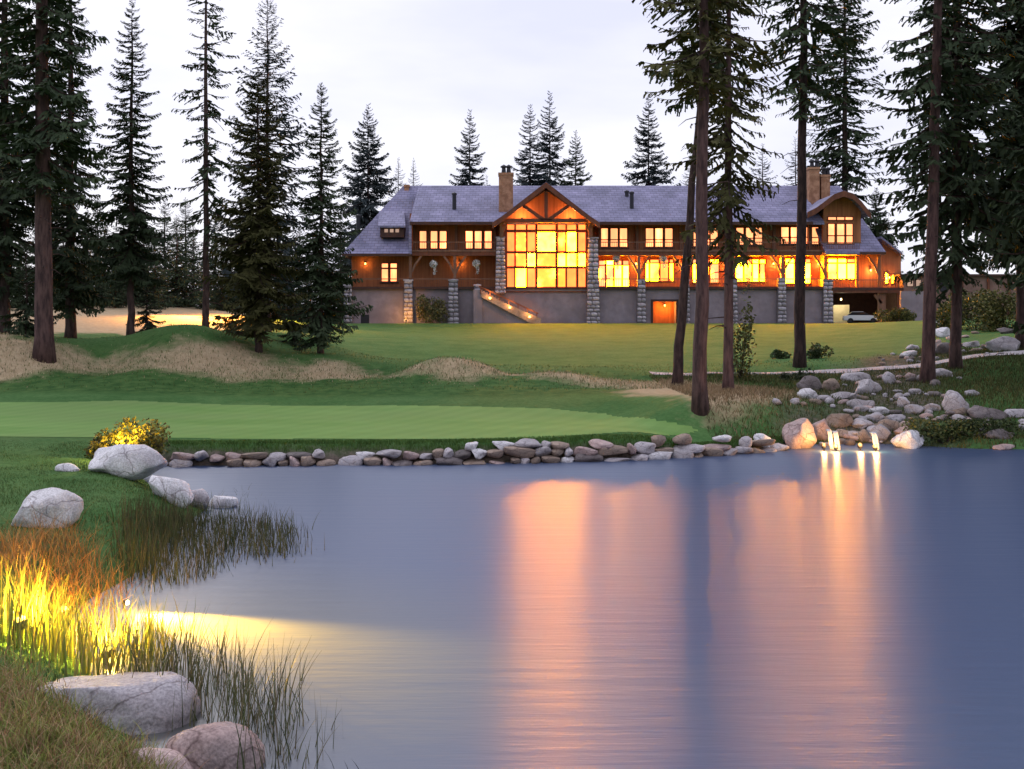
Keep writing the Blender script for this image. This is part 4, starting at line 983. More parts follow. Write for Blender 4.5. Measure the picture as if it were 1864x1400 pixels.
conifer('pine_tree', 'dense dark pine right of the stream with low drooping boughs', G(1740, 62), 45, 5.5, 4.7, .31, 26, 'thin', nb=330, lean=.005, dead=8, swoop=(.0, -.45), shape=.55)
conifer('fir_tree', 'heavy fir cut by the right edge of the view', G(1858, 70), 44, 6.0, 5.0, .33, 27, 'full', nb=300, swoop=(.0, -.4), shape=.55)
conifer('fir_tree', 'tall fir by the pond just outside the right edge', G(1985, 54), 40, 3.0, 5.0, .35, 28, nb=230)
conifer('fir_tree', 'wide fir on the right bank outside the view', G(2160, 50), 28, 2.0, 5.0, .35, 29, nb=170)
# behind the lodge
for px, top, Z, rad, sd_, lb, nmx, stl in ((670, 190, 165, 4.7, 31, 'pale spruce rising behind the left hip of the roof', 'needle_blue', 'full'), (725, 286, 182, 2.7, 32, 'small far fir left of the roof ridge end', 'needle_blue', 'far'),
                               (753, 288, 186, 2.6, 33, 'small far fir just above the left end of the ridge', 'needle_blue', 'far'), (855, 200, 170, 3.9, 34, 'lone spruce behind the roof left of the first chimney', 'needle_blue', 'full'),
                               (886, 318, 185, 2.2, 35, 'tiny far fir tip beside the first chimney', 'needle_blue', 'far'), (965, 190, 168, 3.9, 36, 'spruce left of the tallest one above the great gable', 'needle_blue', 'full'),
                               (1001, 168, 172, 4.4, 37, 'tallest thin-topped spruce above the great gable', 'needle_blue', 'full'), (1048, 238, 166, 3.6, 38, 'shorter dark spruce right of the great gable peak', 'needle', 'full'),
                               (1181, 167, 168, 4.4, 39, 'lone spruce behind the roof midway between gable and pines', 'needle_blue', 'full'), (1258, 280, 178, 3.6, 40, 'far fir behind the roof beside the leaning pine', 'needle_blue', 'far'),
                               (1388, 262, 176, 4.0, 41, 'far fir behind the roof left of the lawn pine', 'needle_blue', 'far'), (1448, 250, 178, 3.6, 42, 'far fir behind the second chimney stack', 'needle_blue', 'far'),
                               (1595, 342, 166, 3.2, 43, 'small fir behind the right end of the lodge', 'needle', 'full')):
    b0 = G(px, Z); h_ = PZ(top, Z) - b0[2]
    conifer('far_fir', lb, b0, h_, 3, rad * 1.75, .3, sd_, stl, nb=230 if stl == 'full' else 170, nm=nmx, shape=.8, swoop=(.15, -.3))
b0 = G(1538, 162); conifer('far_fir', 'towering ragged fir behind the right dormer, tip out of view', b0, 58, 6, 8.2, .6, 44, 'thin', nb=300, shape=.42, gaps=.25)
# wood behind the left field
rr = random.Random(5)
protos = []
spots = [(-70, 118, 395), (-20, 124, 365), (35, 116, 420), (75, 128, 370), (115, 120, 395), (160, 117, 382), (192, 116, 405), (225, 128, 375), (262, 119, 400), (300, 130, 365), (322, 117, 392), (352, 126, 410),
         (392, 132, 380), (420, 122, 440), (452, 134, 400), (505, 130, 430), (545, 133, 410), (596, 136, 425), (620, 150, 400), (-45, 110, 430), (12, 128, 350), (95, 132, 350), (140, 112, 440), (178, 130, 360), (210, 112, 450), (245, 134, 350), (282, 112, 430), (338, 134, 360), (370, 116, 450), (405, 118, 470), (440, 138, 390), (480, 128, 440), (520, 136, 400), (565, 126, 455)]
words = 'first second third fourth fifth sixth seventh eighth ninth tenth eleventh twelfth thirteenth fourteenth fifteenth sixteenth seventeenth eighteenth nineteenth'.split()
for i, (px, Z, top) in enumerate(spots):
    b0 = G(px, Z); h_ = PZ(top, Z) - b0[2]; lb = ('dark fir in the wood beyond the left field, %s from the left' if i < 19 else 'back-row fir in the wood beyond the left field, %s from left') % words[i % 19]
    if i < 6:
        o = conifer('woodland_fir', lb, b0, 12.0, .6, 3.3, .2, 70 + i, 'far', nb=170, group='firs beyond the left field'); protos.append(o)
        o.scale = (h_ / 12 * .95,) * 2 + (h_ / 12,)
    else:
        s_ = protos[i % 6]; o = s_.copy(); COL.objects.link(o); o.location = b0; o.rotation_euler = (0, 0, rr.uniform(0, 6.28)); o['label'] = lb
        o.scale = (h_ / 12 * rr.uniform(.9, 1.15),) * 2 + (h_ / 12,)
        for ch in s_.children:
            c_ = ch.copy(); COL.objects.link(c_); c_.parent = o

# ------------------------------------------------------------------ rocks
def boulder(label, px, pyb, wpx, hpx, seed, m='rock', Y=None, depth=.8, sink=.22, sub=3, box=.5, rot=0.0, lump=.16, tilt=0.0, name='boulder', cuts=6):
    """a boulder whose foot is seen at picture point (px, pyb)"""
    g = ground_hit(px, pyb) if Y is None else Vector((PX(px, Y), Y, max(hgt(PX(px, Y), Y), 0)))
    w = wpx * g.y / F; hh = hpx * g.y / F; tot = hh / (1 - sink)
    me = rock_mesh(name, seed, sub, (w, w * depth, tot), box, lump, cuts); me.materials.append(M[m])
    o = bpy.data.objects.new(name, me); COL.objects.link(o)
    o.location = (g.x, g.y + w * depth * .42, PZ(pyb, g.y) + tot * (.5 - sink)); o.rotation_euler = (0, tilt, rot)
    tag(o, label, 'boulder'); return o
# near bank
boulder('big smooth lavender boulder in the near left corner', 162, 1374, 345, 116, 101, 'rock', 13.3, .62, .25, 5, .6, lump=.11, tilt=.03, cuts=3)
boulder('pinkish boulder in front of the big smooth one, by the reeds', 375, 1442, 186, 106, 102, 'rock_pink', 12.1, .7, .25, 5, .62, lump=.1, cuts=4)
boulder('pale boulder cut by the bottom edge below the pink one', 262, 1440, 150, 54, 103, 'rock_pink', 11.7, .7, .3, 4, .5)
boulder('small grey rock at the left edge beside the glowing reeds', 2, 1250, 42, 32, 104, 'rock', 14.5, .8, .3, 3)
boulder('large white boulder in front of the lit bush', 217, 868, 142, 56, 105, 'rock_pale', None, .7, .2, 4, .45, lump=.14)
boulder('flat little white stone left of the large white boulder', 118, 859, 46, 14, 106, 'rock_pale', None, .8, .3, 3)
boulder('white boulder alone on the left lawn above the orange grass', 73, 962, 120, 66, 107, 'rock_pale', None, .75, .2, 4, .5)
boulder('long white rock stepping down to the water from the large boulder', 304, 915, 88, 43, 108, 'rock_pale', None, .6, .2, 4, .4, tilt=.25)
boulder('grey rock in the middle of the three shoreline rocks', 357, 924, 46, 32, 109, 'rock', None, .7, .2, 3)
boulder('low white rock at the water end of the shoreline three', 402, 926, 54, 22, 110, 'rock_pale', None, .6, .3, 3)
# outlet of the stream
RK = [('rounded pinkish boulder left of the lit cascade', 1460, 818, 62, 50, 'rock_pink', .3), ('smooth lit boulder leaning on the rounded pink one', 1499, 806, 32, 38, 'rock_pink', .4),
      ('white boulder at the water right of the lit cascade', 1662, 817, 60, 30, 'rock_pale', .4), ('pink rock tucked behind the white cascade boulder', 1650, 797, 36, 18, 'rock_pink', .5),
      ('square pale block at the right end of the stone edging', 1391, 817, 36, 24, 'rock_pale', .9), ('small pale cobble beside the square block', 1412, 818, 16, 10, 'rock', .4),
      ('broad lit slab over which the cascade spills', 1543, 801, 48, 16, 'rock_tan', .8), ('lit stone between the two cascade streams', 1576, 806, 26, 22, 'rock_tan', .5), ('pale lit stone under the right cascade stream', 1608, 806, 40, 30, 'rock', .5),
      ('flat tan rock above the cascade slab', 1530, 778, 50, 22, 'rock_tan', .6), ('grey slab in the stream bed behind the cascade', 1575, 782, 46, 16, 'rock', .7), ('pale rock right of the cascade head', 1618, 785, 44, 20, 'rock_tan', .5),
      ('bright white rock at the left edge of the rocky slope', 1474, 727, 40, 18, 'rock_pale', .4), ('dark round boulder behind the bright white rock', 1477, 713, 44, 26, 'rock_dark', .4), ('cream round boulder next to the dark round one', 1516, 711, 34, 20, 'rock_tan', .4),
      ('long pale rock below the cream boulder', 1540, 728, 44, 13, 'rock', .6), ('slanting lavender slab high on the rocky slope', 1584, 717, 52, 24, 'rock', .6), ('flat grey ledge under the path', 1562, 694, 58, 14, 'rock', .8), ('upright grey rock under the path edge', 1622, 699, 26, 20, 'rock', .6),
      ('pointed grey rock midway down the slope', 1572, 746, 48, 18, 'rock', .5), ('small upright pale rock in the middle of the slope', 1647, 742, 22, 18, 'rock', .4), ('flat pale slab in the middle of the slope', 1604, 754, 46, 11, 'rock_pale', .7),
      ('lavender rock right of the flat slab', 1668, 756, 34, 18, 'rock', .5), ('long pale slab right of the middle rocks', 1698, 749, 36, 13, 'rock', .7), ('tall grey standing boulder with a ledge on the right slope', 1746, 752, 46, 38, 'rock', .6),
      ('pale capstone jutting right from the standing boulder', 1774, 722, 26, 11, 'rock', .6), ('brown rock at the foot of the standing boulder', 1752, 760, 38, 16, 'rock_tan', .5), ('dark slab right of the standing boulder', 1808, 769, 76, 24, 'rock_dark', .6), ('grey slab at the right edge of the slope', 1856, 762, 40, 16, 'rock', .6),
      ('grey stone by the purple-brown trunk below the path', 1722, 687, 34, 14, 'rock', .5), ('white flat rock above the path beside the trunks', 1658, 650, 32, 10, 'rock_pale', .6), ('grey rock on the bank above the path left of the trunk', 1664, 638, 24, 10, 'rock', .6),
      ('pale block between the two right trunks', 1718, 614, 36, 16, 'rock_pale', .9), ('flat stone on top between the two right trunks', 1716, 590, 34, 9, 'rock_pale', .9), ('mossy rock between the two right trunks near the path', 1722, 645, 36, 20, 'rock_dark', .5), ('large lavender slab at the right edge above the path', 1835, 640, 66, 26, 'rock', .6),
      ('small pale rock above the path right of the dense pine', 1772, 632, 30, 10, 'rock', .5), ('low stone ledge under the bushes on the right', 1838, 607, 36, 10, 'rock_dark', .8), ('pinkish rock lying at the waterline on the right bank', 1832, 820, 40, 9, 'rock_pink', .6), ('brown rock on the right bank above the waterline', 1822, 800, 60, 16, 'rock_dark', .6)]
for i, (lb, px, py, w, h_, m_, bx) in enumerate(RK):
    boulder(lb, px, py, w, h_ * 1.1, 200 + i, m_, None, .8, .22, 4, bx * .7, rot=0.4 * math.sin(i * 7.1), lump=.2, tilt=.15 * math.sin(i * 3.3), cuts=13)

# stream bed: small stones, parts of one bed
bed = empty('stream_bed', (15, 48, 0)); tag(bed, 'bed of small tumbled stones along the stream between the big boulders', 'stream bed')
BI = Matrix.Translation(bed.location).inverted()
SM = []
for i in range(10):
    me = rock_mesh('stone', 400 + i, 2, (1, .8, .7), .4, .25, 10); me.materials.append(M[('rock', 'rock_tan', 'rock_dark', 'rock_pink', 'rock')[i % 5]]); SM.append(me)
r = random.Random(8); stream_pts = [(1505, 806), (1560, 800), (1590, 790), (1610, 775), (1600, 762), (1650, 765), (1700, 760), (1560, 745), (1530, 720), (1610, 725), (1590, 700), (1640, 690), (1680, 720), (1740, 765), (1790, 775), (1840, 775), (1700, 690), (1690, 655), (1740, 640), (1790, 640), (1640, 655), (1740, 610), (1780, 790), (1480, 735)]
for k in range(170):
    a = stream_pts[k % len(stream_pts)]; px, py = a[0] + r.gauss(0, 26), a[1] + r.gauss(0, 6)
    if py > 812: continue
    g_ = ground_hit(px, py); s_ = r.uniform(.22, .65)
    o = bpy.data.objects.new('stone', r.choice(SM)); COL.objects.link(o); o.parent = bed; o.matrix_parent_inverse = BI
    o.location = (g_.x, g_.y, g_.z + s_ * .12); o.scale = (s_ * r.uniform(.8, 1.5), s_, s_ * r.uniform(.6, 1.1)); o.rotation_euler = (r.uniform(-.2, .2), r.uniform(-.2, .2), r.uniform(0, 6.28))

# dry stone edging along the far shore
edge = empty('stone_edging', (0, 39, 0)); tag(edge, 'low dry wall of rounded stones along the far shore of the pond', 'stone wall'); EI = Matrix.Translation(edge.location).inverted()
EM = []
for i in range(14):
    me = rock_mesh('stone', 500 + i, 3, (1, 1, 1), .85, .2, 8); me.materials.append(M[('rock', 'rock_tan', 'rock_pink', 'rock_dark', 'rock', 'rock_tan', 'rock_pale')[i % 7]]); EM.append(me)
shp = [SHORE[i] for i in range(0, 9)]
seg = [0]
for a, b in zip(shp[:-1], shp[1:]): seg.append(seg[-1] + math.hypot(b[0] - a[0], b[1] - a[1]))
def along(s): return np.interp(s, seg, [p[0] for p in shp]), np.interp(s, seg, [p[1] for p in shp])
r = random.Random(3)
def wall_top(px): return float(np.interp(px, [300, 420, 520, 640, 760, 800, 1000, 1150, 1300, 1420], [.52, .55, .5, .42, .42, .6, .74, .72, .66, .3]))
def lay(s, z, L, hh, back):
    x, y = along(s + L / 2); o = bpy.data.objects.new('stone', r.choice(EM)); COL.objects.link(o); o.parent = edge; o.matrix_parent_inverse = EI
    o.location = (x, y + back, z + hh / 2); o.scale = (L * r.uniform(.98, 1.08), r.uniform(.6, .85), hh * r.uniform(1.0, 1.15)); o.rotation_euler = (r.uniform(-.15, .15), r.uniform(-.12, .12), r.uniform(-.2, .2))
for course in range(3):
    s = r.uniform(0, .3)
    while s < seg[-1] - .3:
        x, y = along(s); px = CX + x / y * F; top = wall_top(px)
        L = r.choice((r.uniform(.35, .6), r.uniform(.6, 1.0), r.uniform(.8, 1.5)))
        L *= .85
        if px < 520: L *= .8
        hh = r.uniform(.2, .44)
        z = -.1 + course * .27
        if z + hh < top + .14 and r.random() > (.06 if course < 2 else .2): lay(s, z + r.uniform(-.04, .04), L, hh, .12 + course * .16)
        s += L

# cascade water over the lit slab
M['fall'] = bpy.data.materials.new('falling_water'); M['fall'].use_nodes = True
_b = M['fall'].node_tree.nodes['Principled BSDF']; _b.inputs['Base Color'].default_value = (.5, .52, .56, 1); _b.inputs['Roughness'].default_value = .3; _b.inputs['IOR'].default_value = 1.1
for px, w, top, lb in ((1512, 9, 783, 'left thin sheet of falling water in the lit cascade'), (1523, 10, 786, 'middle sheet of falling water in the lit cascade'), (1594, 12, 788, 'right sheet of falling water in the lit cascade')):
    y = W0(px, 818)[1]; b = MB(); r_ = rng(px); n = 7
    for i in range(n):
        for j in range(9):
            t = j / 8; xx = PX(px - w / 2 + w * i / (n - 1), y) + .012 * math.sin(i * 2.2 + j); zz = PZ(top, y) * (1 - t ** 1.5) - .02 * t; b.v.append((xx, y + .35 - .55 * t ** .6 - .06 * math.sin(i * 1.9), zz))
    for i in range(n - 1):
        for j in range(8): a = i * 9 + j; b.f.append((a, a + 1, a + 10, a + 9))
    o = b.build('waterfall', M['fall'], smooth=True); tag(o, lb, 'waterfall'); sm = o.modifiers.new('thickness', 'SOLIDIFY'); sm.thickness = .05
FL = [(1500, 815, .12, 90, 'left submerged-edge light under the cascade'), (1522, 816, .1, 170, 'brightest light under the middle sheet of the cascade'), (1566, 815, .12, 100, 'light between the two cascade streams'), (1594, 816, .1, 150, 'light under the right sheet of the cascade')]
for px, py, z, pw, lb in FL:
    x, y = W0(px, py + 6); o = spot_fixture('cascade_light', (x, y, z), (x, y + .6, z + .7), lb, 'bulb', 1.0)
    lamp('cascade_lamp', 'POINT', (x, y - .1, z + .22), pw, (1, .48, .12), None, .08)

# ------------------------------------------------------------------ vegetation
def blades(name, P0, h, w, col, seed, bend=.35, seg=4, wind=(0, 0), kind='stuff', label=None, tipcol=None):
    """upright strips: P0 (N,3) feet, h (N,) heights, w (N,) widths, col (N,3)"""
    r = rng(seed); N = len(P0); az = r.uniform(0, 2 * np.pi, N); fa = r.uniform(0, np.pi, N)
    dirv = np.stack([np.cos(az), np.sin(az), 0 * az], -1); sv = np.stack([np.cos(fa), np.sin(fa), 0 * fa], -1)
    bn = bend * r.uniform(.2, 1.3, N) * h; V = np.zeros((N, seg + 1, 2, 3))
    for k in range(seg + 1):
        t = k / seg; c = P0 + dirv * (bn * t ** 2)[:, None] + np.array([wind[0], wind[1], 0]) * (h * t ** 2)[:, None]
        c[:, 2] += h * (t - .28 * np.minimum(bn / h, 1) * t ** 2); ww_ = (w * (1 - t ** 1.6) * .5 + .0008)[:, None] * sv
        V[:, k, 0] = c - ww_; V[:, k, 1] = c + ww_
    ix = np.arange(N * (seg + 1) * 2).reshape(N, seg + 1, 2)
    f = np.stack([ix[:, :-1, 0], ix[:, :-1, 1], ix[:, 1:, 1], ix[:, 1:, 0]], -1).reshape(-1, 4)
    cc = np.repeat(col[:, None], (seg + 1) * 2, 1).reshape(N, seg + 1, 2, 3)
    if tipcol is not None:
        tw = (np.linspace(0, 1, seg + 1) ** 2)[None, :, None, None]; cc = cc * (1 - tw) + np.array(tipcol) * tw
    o = mesh_obj(name, np_mesh(name, V.reshape(-1, 3), f, True, cc.reshape(-1, 3)), M['blade'])
    o['kind'] = kind
    if label: o['label'] = label
    return o
def pick(r, n, cols, jit=.2):
    c = np.array(cols)[r.integers(0, len(cols), n)]; return c * r.uniform(1 - jit, 1 + jit, (n, 1))
def scatter(poly, n, seed, soft=.22):
    """random points in a world polygon"""
    r = rng(seed); p = np.array(poly); lo, hi = p.min(0), p.max(0); out = np.zeros((0, 2))
    while len(out) < n:
        q = r.uniform(lo, hi, (n * 2, 2)); q = q[in_poly(q[:, 0], q[:, 1], poly)]; out = np.concatenate([out, q])
    return out[:n] + r.normal(0, soft, (n, 2)) * np.array([1, 1.6])
def feet(xy, water_ok=True, dz=-.03):
    z = height(xy[:, 0], xy[:, 1]); return np.c_[xy, (np.maximum(z, -.25) if water_ok else z) + dz]
def S0(*pts): return [W0(a, b) for a, b in pts]

# near cattails standing in the water
r = rng(11)
xy = scatter(S0((215, 1250), (330, 1215), (430, 1250), (520, 1300), (545, 1395), (500, 1420), (450, 1420), (440, 1330), (360, 1300)), 620, 11); n = len(xy)
blades('cattails', feet(xy), r.uniform(.45, 1.35, n), r.uniform(.010, .022, n), pick(r, n, [(.09, .11, .04), (.13, .13, .06), (.17, .14, .08), (.06, .075, .035), (.2, .17, .1)]), 12, .3, 5, (.03, 0), label='green cattail blades standing in the water beside the near boulders')
xy = scatter(S0((-10, 1252), (240, 1240), (330, 1215), (300, 1170), (120, 1160), (-10, 1170)), 900, 13); n = len(xy)
blades('reeds', feet(xy), r.uniform(.5, 1.2, n), r.uniform(.012, .026, n), pick(r, n, [(.2, .22, .055), (.26, .24, .07), (.28, .23, .08), (.15, .19, .05)]), 14, .28, 5, (.02, 0), label='yellow reeds glowing in the spotlight on the near left bank')
xy = scatter(S0((225, 1060), (225, 985), (300, 955), (430, 945), (540, 970), (535, 1015), (430, 1020), (370, 1050), (300, 1075)), 3800, 15); n = len(xy)
blades('marsh_reeds', feet(xy), r.uniform(.3, .95, n), r.uniform(.012, .024, n), pick(r, n, [(.075, .09, .032), (.1, .1, .042), (.13, .11, .055), (.05, .065, .025)]), 16, .25, 4, label='brown green reeds in the shallows below the shoreline rocks')
xy = scatter(S0((-10, 1110), (-10, 1050), (80, 1030), (190, 1050), (215, 1110), (120, 1130)), 1300, 17); n = len(xy)
blades('ornamental_grass', feet(xy), r.uniform(.3, .85, n), r.uniform(.008, .016, n), pick(r, n, [(.32, .15, .05), (.36, .2, .07), (.28, .17, .07), (.22, .16, .06)]), 18, .7, 5, label='orange tussock grass under the lone white boulder')
xy = scatter(S0((-40, 1420), (-40, 1296), (30, 1325), (150, 1385), (290, 1425), (300, 1520), (100, 1560), (-40, 1560)), 7500, 19); n = len(xy)
ft = feet(xy); ft[:, 2] += .1
blades('brush', ft, r.uniform(.07, .32, n), r.uniform(.006, .013, n), pick(r, n, [(.27, .26, .07), (.3, .2, .1), (.29, .15, .09), (.2, .25, .06), (.42, .31, .18), (.17, .22, .055)]), 20, .8, 4, label='dry brown brush in the bottom left corner before the boulders')
xy = scatter(S0((330, 905), (440, 895), (500, 920), (430, 945), (360, 930)), 260, 21); n = len(xy)
blades('shore_grass', feet(xy), r.uniform(.2, .55, n), r.uniform(.008, .016, n), pick(r, n, [(.22, .2, .07), (.14, .15, .05)]), 22, .4, 4, label='thin grass at the water beside the shoreline rocks')
# single stems further out in the water
stems = [(502, 1400, .75), (520, 1330, 1.1), (612, 1420, .45), (640, 1430, .35), (662, 1430, .4), (540, 1300, .5), (470, 1260, .9), (455, 1240, 1.0), (440, 1230, .8)]
P0 = np.array([(*W0(a, b), -.05) for a, b, c in stems]); n = len(P0)
blades('reed_stems', P0, np.array([c for _, _, c in stems]), np.full(n, .014), pick(r, n, [(.05, .06, .05)]), 24, .35, 5, label='few thin stems alone in the water right of the cattails')

# left lawn: short grass
def land_pts(lo, hi, n, seed, cond):
    r = rng(seed); q = r.uniform(lo, hi, (n, 2)); d = shore_dist(q[:, 0], q[:, 1]); k = cond(q, d); return q[k], d[k]
q, d = land_pts((-20, 12), (-3, 39), 150000, 31, lambda q, d: (d > .5) & (np.abs(q[:, 0]) < .5 * q[:, 1] + 1))
r = rng(32); n = len(q); z = height(q[:, 0], q[:, 1]); fade = np.interp(q[:, 1], [12, 40], [1, .8]) * (1 + 1.2 * vnoise(q[:, 0], q[:, 1], .7, 91) + .8 * vnoise(q[:, 0], q[:, 1], 2.2, 92))
blades('grass', np.c_[q, z - .01], r.uniform(.035, .09, n) * fade, r.uniform(.006, .014, n), pick(r, n, [(.055, .105, .025), (.08, .135, .035), (.045, .08, .02), (.11, .145, .045)]) * (1 + .7 * vnoise(q[:, 0], q[:, 1], 1.6, 93) + .5 * vnoise(q[:, 0], q[:, 1], .5, 94))[:, None], 33, .6, 2, label='short lawn grass on the left bank')
# lip of longer grass above the stone edging
q, d = land_pts((-13, 38), (13, 47), 160000, 34, lambda q, d: (d > .55) & (d < 1.7))
r = rng(35); n = len(q); z = height(q[:, 0], q[:, 1])
blades('bank_grass', np.c_[q, z - .02], r.uniform(.05, .2, n) * np.interp(d, [.55, 1.7], [1.1, .5]), r.uniform(.012, .024, n), pick(r, n, [(.06, .125, .025), (.085, .155, .035), (.05, .1, .02)]), 36, .6, 2, label='longer bright grass along the top of the stone edging')
# fescue on the mounds
r = rng(37); q = r.uniform((-46, 56), (30, 80), (260000, 2)); fx = np.clip(np.searchsorted(gx, q[:, 0]), 0, nx - 1); fy = np.clip(np.searchsorted(gy, q[:, 1]), 0, ny - 1)
tw = tan[fy, fx]; dw = dark[fy, fx]; k = (r.random(len(q)) < .06 + .5 * tw) & (np.abs(q[:, 0]) < .49 * q[:, 1]) & (q[:, 1] < 76)
q = q[k]; tw = tw[k]; n = len(q); z = height(q[:, 0], q[:, 1])
ct = pick(r, n, [(.49, .39, .25), (.44, .34, .21), (.39, .3, .18), (.53, .43, .29)], .12); cg = pick(r, n, [(.055, .1, .025), (.08, .12, .03), (.14, .15, .05)], .25)
col = np.where((r.random(n) < tw * .8)[:, None], ct, cg)
blades('fescue', np.c_[q, z - .02], r.uniform(.07, .26, n) * np.where(tw > .5, 1.0, .65), r.uniform(.02, .045, n), col, 38, .6, 2, label='dry tan fescue and rough grass on the mounds behind the green')
# right bank and stream sides
r = rng(39); q = r.uniform((8, 43), (32, 80), (90000, 2)); fx = np.clip(np.searchsorted(gx, q[:, 0]), 0, nx - 1); fy = np.clip(np.searchsorted(gy, q[:, 1]), 0, ny - 1)
k = (np.abs(q[:, 0]) < .49 * q[:, 1]) & (shore_dist(q[:, 0], q[:, 1]) > .3) & (np.abs(q[:, 1] - np.interp(q[:, 0], ci, cj)) > 1.3) & ((q[:, 1] < 65) | (q[:, 0] > .36 * q[:, 1])) & (r.random(len(q)) > .75 * soil[fy, fx])
q = q[k]; n = len(q); z = height(q[:, 0], q[:, 1]); tw = tan[fy[k], fx[k]]
col = np.where((r.random(n) < tw)[:, None], pick(r, n, [(.3, .22, .13), (.24, .17, .1)]), pick(r, n, [(.04, .06, .02), (.06, .08, .025), (.12, .11, .04), (.09, .09, .03)]))
blades('bank_rough', np.c_[q, z - .02], r.uniform(.08, .34, n), r.uniform(.02, .045, n), col, 40, .6, 2, label='rough grass among the stream rocks on the right bank')

# shrubs
def shrub(label, loc, size, n, cols, seed, leaf=.12, name='shrub', squash=1.0):
    r = rng(seed); o = empty(name, loc); tag(o, label, 'shrub'); k = 9
    cen = r.uniform(-1, 1, (k, 3)) * np.array([.62, .62, .3]) + np.array([0, 0, .5]); rad = r.uniform(.28, .5, k)
    i = r.integers(0, k, n); d = r.normal(size=(n, 3)); d /= np.linalg.norm(d, axis=1)[:, None]
    c = cen[i] + d * (rad[i] * r.uniform(.55, 1.05, n))[:, None]; c[:, 2] = np.maximum(c[:, 2], .03)
    c *= np.array(size) * np.array([.5, .5, 1])
    v, f = cards(c, r, leaf, leaf * .55); col = np.repeat(pick(r, n, cols, .25), 4, 0)
    mesh_obj('foliage', np_mesh('foliage', v, f, col=col), M['leaf'], o)
    mb = MB()
    for j in range(7):
        e = cen[j] * np.array(size) * np.array([.5, .5, .9]); mb.tube([(0, 0, -.1), Vector(e) * .5 + Vector((0, 0, .05)), e], [.03, .02, .008], 4)
    mb.build('stems', M['bark'], o); return o
def GH(px, py): g_ = ground_hit(px, py); return (g_.x, g_.y, g_.z - .03)
g_ = ground_hit(205, 850); shrub('rounded bush lit yellow behind the large white boulder', (g_.x - .1, g_.y + 1.3, g_.z - .03), (3.0, 2.1, 1.3), 4000, [(.16, .15, .03), (.1, .11, .03), (.2, .17, .04), (.07, .06, .025)], 51, .13)
shrub('sprawling shrub against the basement wall left of the stair', P(786, 592, 135.9), (4.2, 1.6, 3.3), 2600, [(.13, .12, .05), (.09, .1, .04), (.17, .14, .06)], 52, .3)
for i, (px, Z, sz, lb) in enumerate(((1722, 100, (5.0, 4, 3.0), 'olive bush just right of the purple-brown trunk'), (1775, 96, (6.0, 4, 3.4), 'wide olive bush right of the dense pine'), (1830, 92, (6, 4, 3.2), 'olive bush at the right before the annex'), (1880, 90, (6, 5, 4), 'dark bush cut by the right edge'), (1630, 128, (5, 3, 1.6), 'low shrub in front of the deck pillars'))):
    shrub(lb, G(px, Z), sz, 2600, [(.12, .12, .035), (.08, .09, .028), (.16, .145, .045), (.06, .07, .025)], 60 + i, .28)
shrub('low green shrub at the foot of the lawn pine, right side', GH(1492, 652), (2.2, 1.6, 1.0), 900, [(.03, .05, .02), (.05, .07, .025)], 70, .2)
shrub('little green shrub left of the lawn pine', GH(1421, 653), (1.4, 1.2, .6), 500, [(.03, .05, .02), (.05, .07, .025)], 71, .2)
shrub('dark low shrub under the cart path left of the rocks', GH(1450, 697), (2.2, 1.4, .7), 800, [(.03, .045, .02), (.05, .06, .025)], 72, .16)
shrub('thin olive sapling bush behind the drooping pine', G(1347, 60), (1.7, 1.4, 4.6), 900, [(.1, .1, .03), (.07, .075, .025)], 73, .22)
shrub('leafy green plant on the right bank beside the cascade', GH(1720, 806), (3.4, 1.6, .9), 1600, [(.035, .055, .02), (.06, .08, .025), (.09, .1, .03)], 74, .14)
shrub('leafy plant on the right bank at the frame edge', GH(1800, 795), (3.0, 1.6, .7), 1200, [(.035, .055, .02), (.06, .08, .025)], 75, .14)

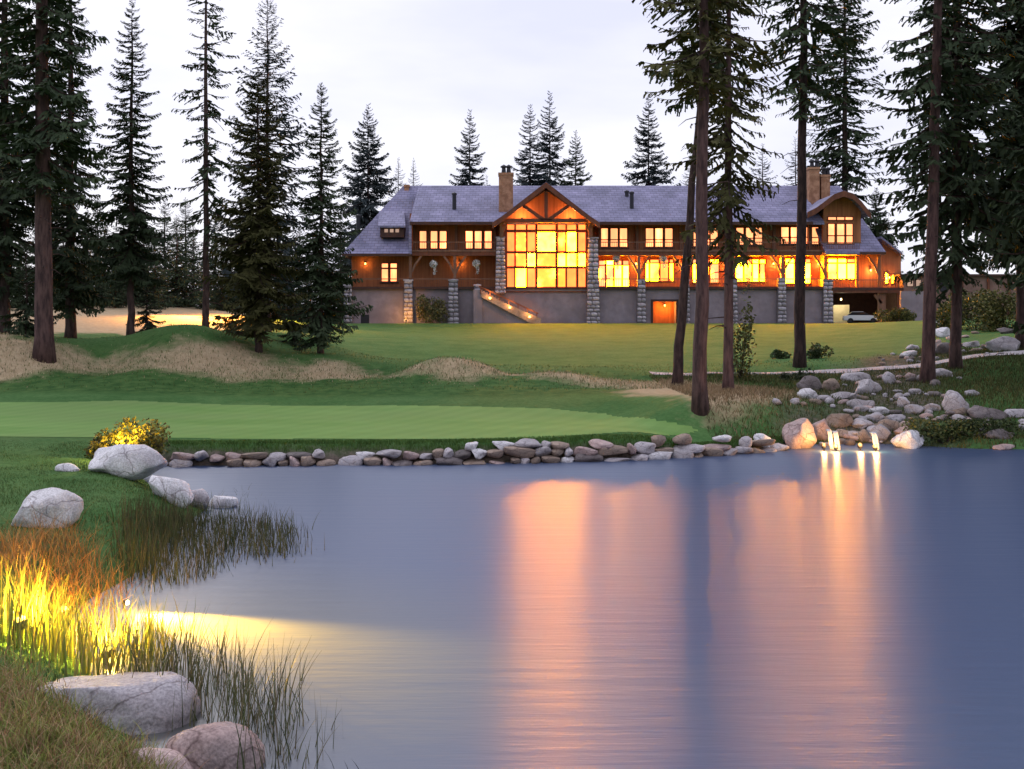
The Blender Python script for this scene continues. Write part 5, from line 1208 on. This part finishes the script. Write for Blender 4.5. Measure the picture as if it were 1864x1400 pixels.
# ------------------------------------------------------------------ lamps on the near bank and the left field
x, y = W0(25, 1225); z = hgt(x, y); spot_fixture('bank_spotlight', (x, y, z + .2), (x + 1.5, y + 2, z + .6), 'spotlight at the foot of the glowing yellow reeds', 'bulb')
lamp('reed_light', 'POINT', (x + .1, y + .15, z + .42), 520, (1, .62, .05), None, .06)
lamp('reed_light', 'POINT', (PX(110, 17.6), 17.6, hgt(PX(110, 17.6), 17.6) + .45), 420, (1, .42, .05), None, .06)
spot_fixture('bank_spotlight', (PX(100, 17.6), 17.7, hgt(PX(100, 17.6), 17.6) + .15), (PX(100, 17.6) + 1, 19, 1.0), 'spotlight hidden in the orange grass', 'bulb')
x3, y3 = PX(190, 16.0), 16.0; z3 = max(hgt(x3, y3), 0) + .12
spot_fixture('bank_spotlight', (x3, y3, z3), (x3 + .4, y3 + 1.5, z3 + .6), 'added spotlight among the reeds behind the big smooth boulder', 'bulb', .8)
lamp('reed_light', 'POINT', (x3, y3 + .2, z3 + .25), 230, (1, .62, .06), None, .06)  # extra spotlight and light, added to spread the yellow over more reeds
bl = (-6.75, 19.1, .12); spot_fixture('pond_spotlight', bl, (-2.5, 16.9, 0.1), 'bright spotlight on the bank aimed across the water', 'bulb', .55)
lamp('pond_beam', 'SPOT', (bl[0] + .2, bl[1] - .1, .27), 60000, (1, .56, .04), None, .12, (-4.3, 17.5, -.1), 50, 1.0)
lamp('pond_spill', 'POINT', (bl[0] + .3, bl[1] - .25, .22), 30, (1, .66, .12), None, .06)
g_ = ground_hit(210, 850); spot_fixture('bush_spotlight', (g_.x + .5, g_.y + .75, g_.z + .2), (g_.x, g_.y + 1.5, g_.z + 1), 'spotlight between the large white boulder and the lit bush', 'bulb')
lamp('bush_light', 'POINT', (g_.x + .1, g_.y + .35, g_.z + .95), 260, (1, .6, .06), None, .08)
for px, py, Z, lb in ((372, 535, 106, 'tall post lamp glowing orange behind the sparse fir'), (500, 552, 112, 'post lamp glowing orange behind the olive fir')):
    p = P(px, py, Z); zg = hgt(p[0], Z); o = empty('post_lamp', (p[0], Z, zg)); tag(o, lb, 'lamp')
    MB().lathe((0, 0, 0), [(.09, 0), (.06, .3), (.05, 2.6)], 8).build('post', M['metal_dark'], o)
    MB().lathe((0, 0, 2.6), [(.42, 0), (.36, .1), (.12, .32), (.01, .36)], 12, False).build('lamp_shade', M['metal_dark'], o)
    lamp('post_light', 'SPOT', (p[0], Z, zg + 2.7), 22000, (1, .42, .06), None, .05, (p[0], Z - 2.0, zg), 150, .5)
